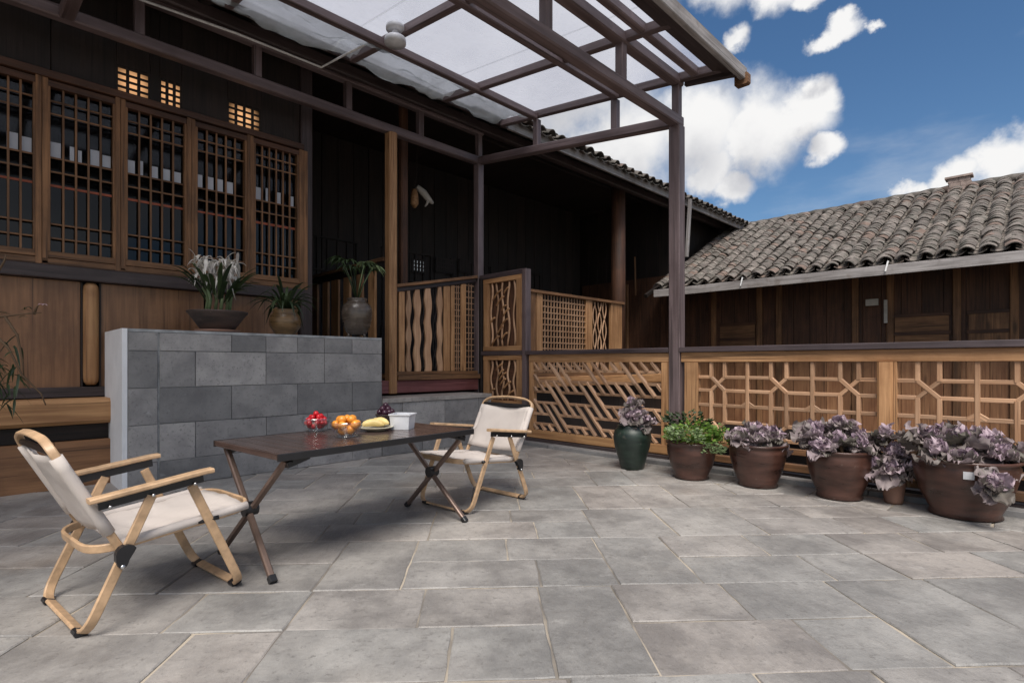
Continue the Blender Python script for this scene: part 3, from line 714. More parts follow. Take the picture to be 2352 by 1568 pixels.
for z0, z1, js in rows:
    e = [y0+.004, .990]; ys = [(y0+.004, .988)]
    pr = .998
    for j in js+[y1]: ys.append((pr, j)); pr = j
    for a, b in ys:
        dx = R.uniform(-.002, .003); g_ = .0025
        box('stone_block', (SX-.10, a+g_, z0+g_), (SX+dx, b-g_, z1-g_), 'block', wall, .025)
ledge = thing('stone_ledge', 'low stone-faced ledge under the maroon sill, right of the stone counter wall', 'ledge', (-5.0, 3.7, 0))
mb = MB(); mb.box((-5.31, 2.91, -.005), (-4.765, 4.40, .53)); mb.build('ledge_core', 'mortar', ledge)
for z0, z1, js in ((0, .27, [2.91, 3.4, 3.95, 4.40]), (.27, .53, [2.91, 3.15, 3.7, 4.2, 4.40])):
    for a, b in zip(js[:-1], js[1:]): box('stone_block', (-4.84, a+.003, z0+.003), (-4.75+R.uniform(-.002, .002), b-.003, z1-.002), 'block', ledge, .025)
for a, b in ((2.91, 3.6), (3.6, 4.40)): box('cap_stone', (-5.31, a+.003, .532), (-4.74, b-.003, .575), 'tile', ledge, .05)

# ============================================================ pergola
pg = thing('pergola', 'mauve-brown pergola frame with clear roof sheets covering the terrace', 'pergola', (-3.8, 2, 0))
PX1, PX2, PY = -5.25, -2.47, 4.64
def pl(x): return 3.55-(x-PX1)*.133        # lower chord height
def pu(x): return 3.93-(x-PX1)*.133        # upper chord height
S_ = .095
box('post', (PX1-S_/2, PY-S_/2, .0), (PX1+S_/2, PY+S_/2, pl(PX1)-.05), 'perg', pg)
box('post', (PX2-.055, PY-.055, -.005), (PX2+.055, PY+.055, pl(PX2)-.05), 'perg', pg)
box('post', (PX2-.055, -3.3, -.005), (PX2+.055, -3.19, pl(PX2)-.05), 'perg', pg)
YS = [4.64, 3.72, 2.80, 1.88, .96, .04, -.88, -1.8, -2.7]
for (xx, f_, nm) in ((PX1, pl, 'lower_beam'), (PX2, pl, 'lower_beam'), (PX2, pu, 'upper_beam'), (PX1, pu, 'upper_beam')):
    bar(nm, (xx, -3.3, f_(xx)), (xx, PY+.045, f_(xx)), S_, S_, 'perg', pg)
for xx in (-4.23, -3.12): bar('purlin', (xx, -3.3, pu(xx)-.004), (xx, PY-.03, pu(xx)-.004), .07, .075, 'perg', pg)
bar('purlin', (-2.28, -3.3, pu(-2.28)+.03), (-2.28, PY+.02, pu(-2.28)+.03), .07, .075, 'perg', pg)
for f_, nm in ((pl, 'end_beam'), ):
    for yv in (PY, .5): bar(nm, (PX1+.05, yv, f_(PX1+.05)), (PX2-.05, yv, f_(PX2-.05)), .09, .09, 'perg', pg)
for yv in (4.64, 3.75, 2.62, 1.5, .4, -.7, -1.8, -2.9):
    bar('rafter', (EX+.05, yv, pu(EX)+.02), (-2.0, yv, pu(-2.0)+.02), .065, .075, 'perg', pg)
for yv in YS:
    for xx in (PX1, PX2): box('strut', (xx-.035, yv-.035, pl(xx)+.045), (xx+.035, yv+.035, pu(xx)-.045), 'perg', pg)
for xx in (-4.23, -3.15): box('strut', (xx-.035, PY-.035, pl(xx)+.04), (xx+.035, PY+.035, pu(xx)-.04), 'perg', pg)
def qz(x, off=0): return pu(x)+.068+off
y = -3.2
while y < 4.6:
    yb = min(y+1.12, 4.72); mb = MB()
    xa, xb = EX-.02, -1.98
    mb.add([(xa, y+.005, qz(xa)), (xb, y+.005, qz(xb)), (xb, yb-.005, qz(xb)), (xa, yb-.005, qz(xa)), (xa, y+.005, qz(xa)+.006), (xb, y+.005, qz(xb)+.006), (xb, yb-.005, qz(xb)+.006), (xa, yb-.005, qz(xa)+.006)],
           [(0, 3, 2, 1), (4, 5, 6, 7), (0, 1, 5, 4), (1, 2, 6, 5), (2, 3, 7, 6), (3, 0, 4, 7)]); mb.build('roof_sheet', 'poly', pg); y += 1.12
def ff(u, v):
    x_ = EX+.02+u*.60; y_ = -3.0+v*7.55; n_ = noise.noise(V((x_*5, y_*2.2, 0)))*.07+noise.noise(V((x_*11, y_*7, 3)))*.045
    return (x_, y_, pu(x_)+.0+.03*math.sin(u*3.1)+n_-.005+.0)
mb = MB(); mb.grid(ff, 16, 220); mb.build('plastic_film', 'film', pg, True)
bar('eave_board', (-2.03, -3.3, pu(-2.03)-.005), (-2.03, 4.80, pu(-2.03)-.005), .17, .03, 'sill', pg, up=V((.25, 0, 1)))
bar('gutter', (-1.93, -3.3, pu(-1.93)+.0), (-1.93, 4.84, pu(-1.93)+.0), .05, .11, 'grey', pg)
bar('end_board', (PX2+.06, 4.70, pu(PX2)-.02), (-1.94, 4.70, pu(-1.94)-.03), .05, .06, 'sill', pg)
bar('gutter_end', (-1.94, 4.80, pu(-1.94)-.05), (-1.94, 4.86, pu(-1.94)-.05), .12, .10, 'old', pg)
p0 = on_y(1585, 458, 4.74); p1 = on_y(1577, 590, 4.74); bar('brace', p0, p1, .03, .03, 'grey', pg)
cb = MB(); cb.tube([on_z(150, -70, 3.87), on_z(330, 2, 3.87), on_z(540, 76, 3.86), on_z(738, 155, 3.86), on_z(800, 122, 3.84), on_z(868, 88, 3.82)], .011, 6)
tag(cb.build('power_cable', 'cable', None, True), 'thin white power cable along the pergola beam to the white lamp', 'cable')
lp = on_z(908, 78, 3.72); lamp = thing('ceiling_lamp', 'round white unlit lamp hanging at a crossing of the pergola rafters', 'lamp', lp)
mb = MB(); mb.lathe([(.03, .075), (.072, .07), (.078, .06), (.078, .03), (.04, .022)], 20); mb.build('lamp_canopy', 'white', lamp, True)
mb = MB(); mb.lathe([(.03, .03), (.035, -.03)], 14); mb.build('lamp_neck', 'white', lamp, True)
mb = MB(); mb.lathe([(.04, -.03), (.085, -.038), (.090, -.05), (.090, -.085), (.02, -.092)], 20); mb.build('lamp_shade', 'white', lamp, True)

# ============================================================ balustrade along the terrace edge
bal = thing('terrace_railing', 'waist-high wooden lattice railing with dark cap rail along the terrace edge behind the flower pots', 'railing', (-1.5, PY, 0))
box('cap_rail', (-4.36, PY-.06, 1.035), (PX2-.057, PY+.06, 1.08), 'rail', bal); box('cap_rail', (PX2+.057, PY-.06, 1.035), (3.6, PY+.06, 1.08), 'rail', bal)
box('top_frame', (-4.33, PY-.03, .945), (PX2-.06, PY+.03, 1.032), 'tan', bal); box('top_frame', (PX2+.06, PY-.03, .945), (3.6, PY+.03, 1.032), 'tan', bal)
for a, b, z0 in ((-4.33, -4.26, .17), (-2.615, -2.53, .17)): box('stile', (a, PY-.032, z0-.06), (b, PY+.032, .943), 'tan', bal)
box('bottom_frame', (-4.36, PY-.035, .075), (PX2-.06, PY+.035, .165), 'log', bal); box('base_beam', (-4.36, PY-.05, -.005), (PX2-.06, PY+.05, .07), 'sill', bal)
# skewed lattice
xa, xb, zt, zb = -4.26, -2.615, .943, .167; rz_ = [.85, .73, .61, .485, .355, .24]; sk = .83
def skbar(k, za, zb_):
    xt = xa+k*.118; p0 = [xt+(zt-za)*sk, za]; p1 = [xt+(zt-zb_)*sk, zb_]
    def lim(q, o):
        if q[0] < xa: t = (xa-q[0])/(o[0]-q[0]); q = [xa, q[1]+(o[1]-q[1])*t]
        if q[0] > xb: t = (q[0]-xb)/(q[0]-o[0]); q = [xb, q[1]+(o[1]-q[1])*t]
        return q
    if max(p0[0], p1[0]) < xa+.02 or min(p0[0], p1[0]) > xb-.02: return
    a_ = lim(p0, p1); b_ = lim(p1, p0)
    if (V(a_)-V(b_)).length < .05: return
    bar('lattice_slat', (a_[0], PY-.012, a_[1]), (b_[0], PY-.012, b_[1]), .040, .030, 'tan2', bal, up=V((0, 0, 1)))
for k in range(-6, 15):
    m4 = k % 4
    if m4 in (2, 3): skbar(k, zt, rz_[2])
    else: skbar(k, zt, rz_[0])
    if m4 in (0, 1) : skbar(k-2 if False else k, rz_[1], rz_[4]-.0)
    if m4 == 2 : skbar(k, rz_[1]-.0, rz_[2])
    if m4 in (2, 3): skbar(k, rz_[3], zb)
    else: skbar(k, rz_[5], zb)
for i, z in enumerate(rz_):
    k0 = -6
    for k in range(-6, 15):
        m4 = k % 4; st = {0: 3, 1: 3, 2: 1, 3: 1, 4: 3, 5: 3}[i]
        if m4 == st:
            x0 = xa+k*.118+(zt-z)*sk; x1 = x0+.118*3.0
            x0 = max(x0, xa); x1 = min(x1, xb)
            if x1-x0 > .05: box('lattice_slat', (x0, PY-.02, z-.014), (x1, PY+.015, z+.014), 'tan2', bal)
# octagon lattice sections
def octa(x0, name='lattice_slat'):
    Wd = 1.358; zT = .943; zB = .25
    box('stile', (x0-.13 if x0 < -2 else x0-.02, PY-.032, .12), (x0, PY+.032, .943), 'tan', bal)
    def b2(xa_, za_, xb_, zb__, t=.034, dy=0.0): bar(name, (x0+xa_, PY+dy, za_), (x0+xb_, PY+dy, zb__), t, .029, 'tan2', bal)
    hw = .060; XR = [(.811, .694), (.420, .303)]
    for c in (.175, .68, 1.18):
        for s_ in (-1, 1):
            b2(c+s_*hw, zT, c+s_*hw, XR[0][0]); b2(c+s_*hw, XR[0][1], c+s_*hw, XR[1][0]); b2(c+s_*hw, XR[1][1], c+s_*hw, zB)
        for (zu, zl) in XR:
            b2(c-hw, zu, c+hw, zl); b2(c+hw, zu, c-hw, zl, dy=.003)
    for c in (.43, .93):
        b2(c, zT, c, zB)
        b2(c+.0, .60, c+.05, .565, .018, -.004); b2(c-.05, .565, c, .60, .018, -.004)
    for (zu, zl) in XR:
        for z in (zu, zl):
            pr = 0
            for c in (.175, .68, 1.18): b2(pr, z, c-hw, z, dy=.004); pr = c+hw
            b2(pr, z, Wd, z, dy=.004)
    b2(0, .564, Wd, .564, dy=.005)
    box('bottom_frame', (x0, PY-.03, zB-.045), (x0+Wd, PY+.03, zB), 'old', bal)
    for i in range(5): box('small_stile', (x0+i*Wd/4, PY-.02, .135), (x0+i*Wd/4+.03, PY+.02, zB-.047), 'old', bal)
X0s = [-2.25, -.773, .704, 2.18]
for x0 in X0s: octa(x0)
for x0 in X0s[:-1]: box('panel_post', (x0+1.36, PY-.05, .06), (x0+1.455, PY+.045, .943), 'tan', bal, .15)
box('base_plank', (PX2+.06, PY-.04, .075), (3.6, PY+.03, .132), 'old', bal); box('base_beam', (PX2+.06, PY-.02, -.006), (3.6, PY+.06, .05), 'sill', bal)

# carved gate-like panels between the pergola corner post and the metal post
cp = thing('carved_screen', 'tall carved wooden screen panel between two dark posts at the end of the railing', 'screen', (-4.85, PY, 0))
box('screen_post', (-4.43, PY-.045, .0), (-4.365, PY+.045, 2.05), 'perg', cp)
box('screen_post', (PX1+.05, PY-.045, .0), (PX1+.10, PY+.045, 2.02), 'dark', cp)
box('top_rail', (PX1+.05, PY-.03, 2.0), (-4.43, PY+.03, 2.06), 'rail', cp); box('mid_rail', (PX1+.10, PY-.045, 1.035), (-4.435, PY+.045, 1.085), 'rail', cp)
def carved(z0, z1, seed):
    rr = random.Random(seed); a, b = PX1+.12, -4.45
    fr = box('carved_panel', (a, PY-.03, z0), (b, PY+.03, z0+.055), 'tan', cp); box('panel_frame', (a, PY-.03, z1-.055), (b, PY+.03, z1), 'tan', fr)
    box('panel_frame', (a, PY-.029, z0+.055), (a+.09, PY+.029, z1-.055), 'tan', fr); box('panel_frame', (b-.09, PY-.029, z0+.055), (b, PY+.029, z1-.055), 'tan', fr)
    box('panel_back', (a+.09, PY+.012, z0+.055), (b-.09, PY+.022, z1-.055), 'brown', fr)
    wd = b-a-.18; n_ = 5
    for i in range(n_):
        x = a+.09+wd*(i+.5)/n_; m_b = MB(); pts = []
        for k in range(13):
            t = k/12; pts.append((x+.018*math.sin(t*9+i*1.7), PY-.008, z0+.06+(z1-z0-.12)*t))
        m_b.sweep(pts, (0, 1, 0), .02, .028); m_b.build('carved_strip', 'tanv', fr, True)
    nd = int((z1-z0)/.085)
    for i in range(nd):
        z = z0+.07+(z1-z0-.2)*i/nd; xx = a+.10+rr.random()*(wd-.2); l_ = rr.uniform(.08, .16)
        m_b = MB(); m_b.sweep([(xx+l_*t, PY-.018, z+l_*.75*t+.02*math.sin(t*3.1)) for t in (0, .25, .5, .75, 1)], (0, 1, 0), .016, .022); m_b.build('carved_branch', 'tan', fr, True)
carved(1.09, 1.995, 1); carved(.42, 1.03, 2)

# ============================================================ porch fences
def yv_(px): return on_x(px, 800, -5.25).y
fb = thing('porch_fence', 'tall fence of wavy and straight planks between pale porch post and corner post', 'fence', (-5.25, 3.9, .8))
za, zb1 = on_x(902, 657, -5.25).z, on_x(1090, 636, -5.25).z
ya, yb = 3.36, 4.58
def ztop(y): return za+(zb1-za)*(y-ya)/(yb-ya)
bar('top_rail', (-5.25, ya, ztop(ya)), (-5.25, yb, ztop(yb)), .10, .035, 'old', fb); bar('under_rail', (-5.25, ya, ztop(ya)-.045), (-5.25, yb, ztop(yb)-.045), .05, .05, 'sill', fb)
box('bottom_rail', (-5.28, ya, .802), (-5.2, yb, .84), 'old', fb)
for a, b, wavy in ((915, 928, 0), (933, 942, 1), (951, 964, 1), (975, 989, 1), (1004, 1014, 1), (1018, 1032, 0), (1035, 1043, 0), (1058, 1069, 0)):
    y_a, y_b = yv_(a), yv_(b); zt_ = ztop((y_a+y_b)/2)-.07
    if not wavy: box('fence_plank', (-5.262, y_a, .842), (-5.235, y_b, zt_), 'tan', fb, .1)
    else:
        mb = MB(); yc = (y_a+y_b)/2; hw = (y_b-y_a)/2; nseg = 28; vs = []
        for k in range(nseg+1):
            t = k/nseg; z = .842+(zt_-.842)*t; o1 = .011*math.sin(t*19+y_a*40); o2 = .011*math.sin(t*17+.5)
            for (xx, s_) in ((-5.262, -1), (-5.262, 1), (-5.236, 1), (-5.236, -1)): vs.append((xx, yc+s_*hw+(o1 if s_ < 0 else o2), z))
        fs = [(4*k+j, 4*k+(j+1) % 4, 4*k+4+(j+1) % 4, 4*k+4+j) for k in range(nseg) for j in range(4)]+[(3, 2, 1, 0), tuple(4*nseg+q for q in range(4))]
        mb.add(vs, fs); mb.build('wavy_plank', 'tanv', fb)
for yy_ in (yv_(969), yv_(998)):
    mb = MB(); z0_, z1_ = .842, ztop(yy_)-.07
    for ph in (0, math.pi): mb.sweep([(-5.25, yy_+.022*math.sin(t/20*15+ph), z0_+(z1_-z0_)*t/20) for t in range(21)], (1, 0, 0), .016, .008)
    mb.build('twisted_rod', 'dark', fb, True)
for a, b in ((1044, 1057), (1070, 1089)):
    y_a, y_b = yv_(a), yv_(b); zt_ = ztop(y_a)-.07; mb = MB(); n_ = 3; m_ = 15
    for i in range(1, n_): yq = y_a+(y_b-y_a)*i/n_; mb.box((-5.256, yq-.006, .842), (-5.246, yq+.006, zt_))
    for i in range(m_): zq = .87+(zt_-.89)*i/(m_-1); mb.box((-5.255, y_a, zq-.006), (-5.247, y_b, zq+.006))
    o = mb.build('fretwork', 'tan2', fb); o['kind'] = 'stuff'
fs_ = thing('side_fence', 'short fence of square wooden uprights running back into the dark porch behind the jars', 'fence', (-6.2, 3.3, .8))
box('top_rail', (-7.3, 3.24, 2.08), (-5.28, 3.34, 2.12), 'old', fs_); box('under_rail', (-7.3, 3.26, 2.00), (-5.28, 3.32, 2.078), 'dark', fs_); box('bottom_rail', (-7.3, 3.27, .76), (-5.28, 3.31, .82), 'old', fs_)
for a, b in ((718, 731), (743, 755), (763, 779), (791, 805), (821, 834), (848, 863)):
    x_a, x_b = on_y(a, 700, 3.29).x, on_y(b, 700, 3.29).x; box('fence_upright', (x_a, 3.275, .822), (x_b, 3.305, 1.998), 'tan' if a > 730 else 'old', fs_, .1)
fe = thing('far_porch_fence', 'wooden fence of fine square fretwork panels beyond the carved screen', 'fence', (-5.25, 6.7, .74))
ya, yb = 4.74, 7.95; zt_ = 1.965
box('top_rail', (-5.30, ya, zt_-.02), (-5.20, yb, zt_+.02), 'old', fe); box('bottom_rail', (-5.28, ya, .742), (-5.22, yb, .80), 'old', fe)
for a, b in ((1230, 1244), (1344, 1358), (1401, 1426)): box('fence_stile', (-5.275, yv_(a), .802), (-5.225, yv_(b), zt_-.022), 'tan', fe)
box('fence_stile', (-5.275, ya, .802), (-5.225, yv_(1228), zt_-.022), 'old', fe)
y_a, y_b = yv_(1244), yv_(1344); mb = MB()
rr = random.Random(4)
for i in range(1, 15): yq = y_a+(y_b-y_a)*i/15; mb.box((-5.258, yq-.009, .802), (-5.244, yq+.009, zt_-.022))
for i in range(1, 13):
    zq = .802+(zt_-.824)*i/13
    mb.box((-5.257, y_a, zq-.009), (-5.243, y_b, zq+.009))
tag(mb.build('fretwork', 'tan2', fe), kind='stuff')
for k, px in enumerate((1366, 1377, 1388)):
    yq = yv_(px); mb = MB(); mb.sweep([(-5.25, yq+.05*math.sin(t/16*10+k), .802+(zt_-.824)*t/16) for t in range(17)], (1, 0, 0), .02, .02); mb.build('wavy_rod', 'tanv', fe, True)
    mb = MB(); mb.sweep([(-5.252, yq+.05*math.sin(t/16*10+k+3.1), .802+(zt_-.824)*t/16) for t in range(17)], (1, 0, 0), .02, .02); mb.build('wavy_rod', 'tanv', fe, True)
# hanging ornament in the dark porch
p = on_x(955, 445, -6.0)
orn = thing('hanging_ornament', 'small pale carved animal head hung beside a wooden gourd in the dark porch', 'ornament', p)
mb = MB(); mb.tube([(0, .02, .10), (0, .12, .04), (0, .22, -.04), (0, .28, -.07)], [.03, .05, .04, .02], 8); mb.build('carved_head', 'bone', orn, True)
mb = MB(); mb.tube([(0, .20, -.04), (0, .18, -.10), (0, .15, -.14)], [.02, .018, .008], 6); mb.build('horn', 'bone', orn, True)
mb = MB(); mb.tube([(0, -.02, .05), (0, -.02, -.04), (0, -.02, -.14), (0, -.02, -.19)], [.035, .05, .055, .02], 8); mb.build('gourd', 'tan', orn, True)
mb = MB(); mb.tube([(0, -.02, .05), (0, .02, .3), (0, .02, rz(-6.0)-p.z)], .006, 5); mb.build('cord', 'dark', orn)

# ============================================================ table
tb = thing('camping_table', 'low folding table with glossy dark slatted top carrying fruit bowls', 'table', gw(-.85, 2.91), math.radians(50+45))
TL, TW, TH = 1.17, .66, .55
n = 17; d = (TL-.03)/n
for i in range(n):
    xx = -TL/2+.015+i*d; box('table_slat', (xx+.001, -TW/2+.015, TH-.012), (xx+d-.001, TW/2-.015, TH), 'walnut', tb, .12, True)
for s_ in (-1, 1):
    box('edge_rail', (-TL/2, s_*TW/2-(.012 if s_ > 0 else 0), TH-.03), (TL/2, s_*TW/2+(.012 if s_ < 0 else 0), TH+.001), 'black', tb, .2, True)
    box('end_rail', (s_*TL/2-(.012 if s_ > 0 else 0), -TW/2+.013, TH-.026), (s_*TL/2+(.012 if s_ < 0 else 0), TW/2-.013, TH+.0005), 'walnut', tb, .2, True)
    box('cross_bar', (s_*.50-.012, -TW/2+.02, TH-.045), (s_*.50+.012, TW/2-.02, TH-.032), 'black', tb, .1, True)
for ex in (-1, 1):
    for s_ in (-1, 1):
        xo = .006*s_
        foot = V((ex*.575+xo, s_*.27, .012)); top_ = V((ex*.535+xo, -s_*.285, TH-.035)); mid = foot.lerp(top_, .5)+V((0, 0, 0))
        lg = bar('leg', foot, mid, .026, .026, 'tmetal', tb, up=V((1, 0, 0)), local=True, ch=.2)
        bar('upper_leg', mid+(top_-mid)*.02, top_, .026, .026, 'tmetal', tb, up=V((1, 0, 0)), local=True, ch=.2)
        bar('foot_cap', foot+(foot-mid).normalized()*.012, foot+(mid-foot)*.05, .031, .031, 'black', lg, up=V((1, 0, 0)), local=True, top=tb)
        bar('corner_bracket', top_+V((-ex*.0, 0, -.02)), top_+V((-ex*.10, s_*.0, .008)), .035, .028, 'black', tb, local=True)
    m_b = MB(); m_b.tube([(ex*.555-.03, 0, .265), (ex*.555+.03, 0, .265)], .032, 14); m_b.build('leg_joint', 'black', tb, True, angle=40)

# ============================================================ chairs
def chair(label, X, Y, ang):
    t = thing('folding_chair', label, 'chair', gw(X, Y), ang, 'folding camp chairs at the table')
    hw = .262
    def leg(xf, xt, zt_, hwb, hwt, nm):
        a = V((xt, -hwt, zt_)); b_ = V((xf, -hwb, .014)); c = V((xf, hwb, .014)); e = V((xt, hwt, zt_))
        pts = fillet([a, b_, c, e], .075, 5); nrm = (b_-a).cross(c-b_)
        m_ = MB(); m_.sweep(pts, nrm, .034, .014); o = m_.build(nm, 'beech', t, True, angle=35, fix=True)
        for yy2 in (-hwb+.06, hwb-.06):
            m2 = MB(); m2.sweep([(xf-.002, yy2-.02, .012), (xf-.002, yy2+.02, .012)], nrm, .040, .021); m2.build('rubber_foot', 'black', o)
        return o
    leg(-.265, -.07, .452, .262, .262, 'rear_leg_frame'); leg(.265, .07, .462, .240, .247, 'front_leg_frame')
    # seat loop
    zf = lambda x: .285+.10*(x+.15)
    lp_ = fillet([(-.24, -.225, zf(-.24)), (.33, -.225, zf(.33)), (.33, .225, zf(.33)), (-.24, .225, zf(-.24))], .13, 6, True)
    m_ = MB(); m_.sweep(lp_, (-.1, 0, 1), .03, .013, True); m_.build('seat_frame', 'beech', t, True, angle=35, fix=True)
    def seat(u, v):
        x = -.165+u*.46; y = (-1+2*v)*.222; sag = -.035*math.sin(math.pi*min(1, max(0, u)))*(1-(2*v-1)**2)*1.0
        return (x, y, zf(x)+.018+sag-.012*abs(2*v-1)**8+.004*math.sin(u*23+v*9)+.006*noise.noise(V((u*6, v*7, X))))
    m_ = MB(); m_.grid(seat, 14, 14); s1 = m_.build('seat', 'canvas', t, True)
    md = s1.modifiers.new('thick', 'SOLIDIFY'); md.thickness = .007
    for s_ in (-1, 1):
        m_ = MB(); m_.tube([(-.165+.46*k/8, s_*.222, zf(-.165+.46*k/8)+.006) for k in range(9)], .017, 8); m_.build('seat_hem', 'canvas', s1, True)
    # back
    b0 = V((-.155, 0, .27)); b1 = V((-.35, 0, .650)); bd = (b1-b0).normalized()
    pts = [V((b0.x, -.235, b0.z)), V((b1.x, -.235, b1.z)), V((b1.x-.006, -.17, b1.z+.028)), V((b1.x-.012, 0, b1.z+.040)), V((b1.x-.006, .17, b1.z+.028)), V((b1.x, .235, b1.z)), V((b0.x, .235, b0.z))]
    m_ = MB(); m_.sweep(fillet(pts, .07, 4), V((-bd.z, 0, bd.x)), .027, .013); m_.build('back_frame', 'beech', t, True, angle=35, fix=True)
    nb = V((bd.z, 0, -bd.x))
    def back(u, v):
        q = b0+bd*(.075+.32*u); y = (-1+2*v)*.226
        q = q+nb*(.012-.035*(1-(2*v-1)**2)+.008*noise.noise(V((u*5, v*6, Y)))); return (q.x, y, q.z)
    m_ = MB(); m_.grid(back, 10, 14); bk = m_.build('backrest', 'canvas', t, True)
    md = bk.modifiers.new('thick', 'SOLIDIFY'); md.thickness = .007
    for s_ in (-1, 1):
        m_ = MB(); m_.tube([tuple(b0+bd*(.075+.32*k/6)+V((0, s_*.228, 0))) for k in range(7)], .02, 8); m_.build('back_hem', 'canvas', bk, True)
    # small dark badge: two-lobed stitched mark near one side of the backrest
    m_ = MB(); base = b0+bd*.33
    def pt(a, b_, o=.004):
        v_ = .5+a/.452; dd = .012-.035*(1-(2*v_-1)**2); q = base+bd*b_+nb*(dd+o); return (q.x, a, q.z)
    for (a0, wq, hq) in ((-.120, .016, .020), (-.100, .016, .012), (-.080, .018, .020)):
        m_.add([pt(a0-wq/2-.004, -hq/2), pt(a0+wq/2+.004, -hq/2*.6), pt(a0+wq/2, hq/2), pt(a0-wq/2, hq/2*.8)], [(0, 1, 2, 3)])
    m_.build('badge', 'black', bk)
    bar('back_crossbar', (b1.x+.01, -.23, b1.z-.015), (b1.x+.01, .23, b1.z-.015), .018, .018, 'black', t, local=True)
    for s_ in (-1, 1):
        yy2 = s_*.272
        m_ = MB(); m_.sweep(fillet([(-.26, yy2, .468), (-.10, yy2, .487), (.10, yy2, .512), (.135, yy2, .514)], .03, 3), (0, 1, 0), .045, .018); ar = m_.build('armrest', 'beech', t, True, angle=35, fix=True)
        bar('arm_bracket', (-.23, s_*.262, .447), (.105, s_*.262, .488), .010, .034, 'black', ar, local=True, top=t)
        for xx in (-.07, .07, -.2):
            m_ = MB(); m_.tube([(xx, s_*.268, .455+(xx+.07)*.12), (xx, s_*.285, .455+(xx+.07)*.12)], .006, 8); m_.build('rivet', 'steel', ar, True)
        m_ = MB()
        vs = []
        for yq in (s_*.258, s_*.284):
            for k in range(14):
                a = 2*math.pi*k/14; rr2 = .032 if math.sin(a) > 0 else .022; vs.append((-.152+rr2*math.cos(a)-(.012 if math.sin(a) < -.3 else 0), yq, .268+(.03 if math.sin(a) > 0 else .052)*math.sin(a)))
        m_.add(vs, [tuple(range(14)), tuple(range(27, 13, -1))]+[(k, k+14, (k+1) % 14+14, (k+1) % 14) for k in range(14)])
        hg = m_.build('hinge_plate', 'black', t, fix=True)
        m_ = MB(); m_.tube([(-.165, s_*.282, .225), (-.165, s_*.29, .225)], .008, 8); m_.build('rivet', 'steel', hg, True)
        m_ = MB(); m_.tube([(.10, s_*.23, zf(.10)+.0), (.17, s_*.25, zf(.17))], .009, 8); m_.build('seat_pivot', 'black', t, True)
    return t
chair('folding camp chair with pale canvas nearest the camera, facing the table', -1.474, 2.18, math.radians(52+45))
chair('folding camp chair at the far end of the table, dark badge showing on its backrest', -.26, 3.66, math.radians(229+45))

# ============================================================ table-top items
def at_table(px, py): return on_z(px, py, TH+.001)
def bowl(px, py, r, h, label, base=.55):
    p = at_table(px, py); t = thing('glass_bowl', label, 'bowl', p)
    m_ = MB(); m_.lathe([(r*base, 0), (r*base*1.02, .004), (r*.80, h*.35), (r*.98, h*.75), (r*1.02, h), (r*.99, h), (r*.95, h*.75), (r*.77, h*.38), (r*base*.9, .010), (.001, .008)], 32); m_.build('bowl_body', 'bowl', t, True)
    m_ = MB(); m_.lathe([(r*base*1.05, .0005), (r*base*1.35, .004), (r*base*1.05, .008)], 32); m_.build('bowl_foot', 'bowl', t, True)
    return p
def sphere_mesh(r, mat, seed, sq=1.0):
    m_ = MB(); n = 7
    m_.lathe([(.0005, -r*sq)]+[(r*math.cos(a), r*sq*math.sin(a)) for a in [math.pi*(-.5+(i+1)/(n+1)) for i in range(n)]]+[(.0005, r*sq*.97)], 12)
    return m_.mesh(mat, True)
def heap(name, cat, label, group, p, r, fr, mat, layers, sq=1.0):
    me = sphere_mesh(fr, mat, 0, sq); z = .012+fr
    for cnt, rad in layers:
        for k in range(cnt):
            a = 2*math.pi*k/cnt+R.random()*.5
            q = V(p)+V((rad*math.cos(a), rad*math.sin(a), z+R.uniform(-.002, .002)))
            o = bpy.data.objects.new(name, me)
            link(o, None, Matrix.Translation(q) @ Matrix.Rotation(R.random()*6, 4, 'X') @ Matrix.Rotation(R.random()*6, 4, 'Z') @ Matrix.Scale(R.uniform(.9, 1.06), 4)); tag(o, label if cnt > 1 else 'topmost '+label, cat, group)
        z += fr*1.08
p = bowl(726, 988, .080, .072, 'clear glass bowl heaped with small red fruit, leftmost bowl on the table')
heap('red_fruit', 'fruit', 'small round glossy red fruit heaped in the glass bowl furthest from the white tub', 'red fruits in the glass bowl', p, .07, .0155, 'tomato', [(7, .034), (9, .050), (9, .046), (5, .026), (1, 0)])
p = bowl(796, 1002, .082, .078, 'clear glass bowl of orange fruit nearest the camera on the table')
heap('orange_fruit', 'fruit', 'round orange fruit piled in the middle glass bowl', 'orange fruits in the glass bowl', p, .07, .0245, 'orange', [(4, .030), (6, .052), (5, .034)], .94)
p = at_table(863, 988); t = thing('fruit_plate', 'shallow ivory plate holding pale yellow fruit, between the orange bowl and the white tub', 'plate', p, math.radians(45))
m_ = MB(); m_.lathe([(.05, 0), (.055, .003), (.095, .018), (.10, .022), (.097, .024), (.05, .008), (.001, .007)], 32); m_.build('plate_body', 'ivory', t, True)
for k, (dx, dy, a, ln) in enumerate(((-.015, -.012, .15, .13), (.01, .02, .35, .12), (.02, -.002, -.1, .11))):
    m_ = MB(); m_.tube([(-ln/2+ln*i/8, .022*math.sin(i/8*math.pi), .0+.012*math.sin(i/8*math.pi)) for i in range(9)], [.004, .014, .019, .021, .022, .021, .019, .013, .005], 8)
    o = m_.build('yellow_fruit', 'banana', None, True, Matrix.Translation(V(p)+gw(dx, dy, .032+k*.004)) @ Matrix.Rotation(math.radians(45)+a, 4, 'Z'))
    tag(o, ('pale yellow fruit piece at the near side of the ivory plate', 'pale yellow fruit piece at the far side of the ivory plate', 'pale yellow fruit piece lying on top in the middle of the ivory plate')[k], 'fruit', 'yellow fruit pieces on the plate')
p = at_table(925, 984); t = thing('white_tub', 'small square white tub standing right of the fruit plate', 'tub', p, math.radians(45-8))
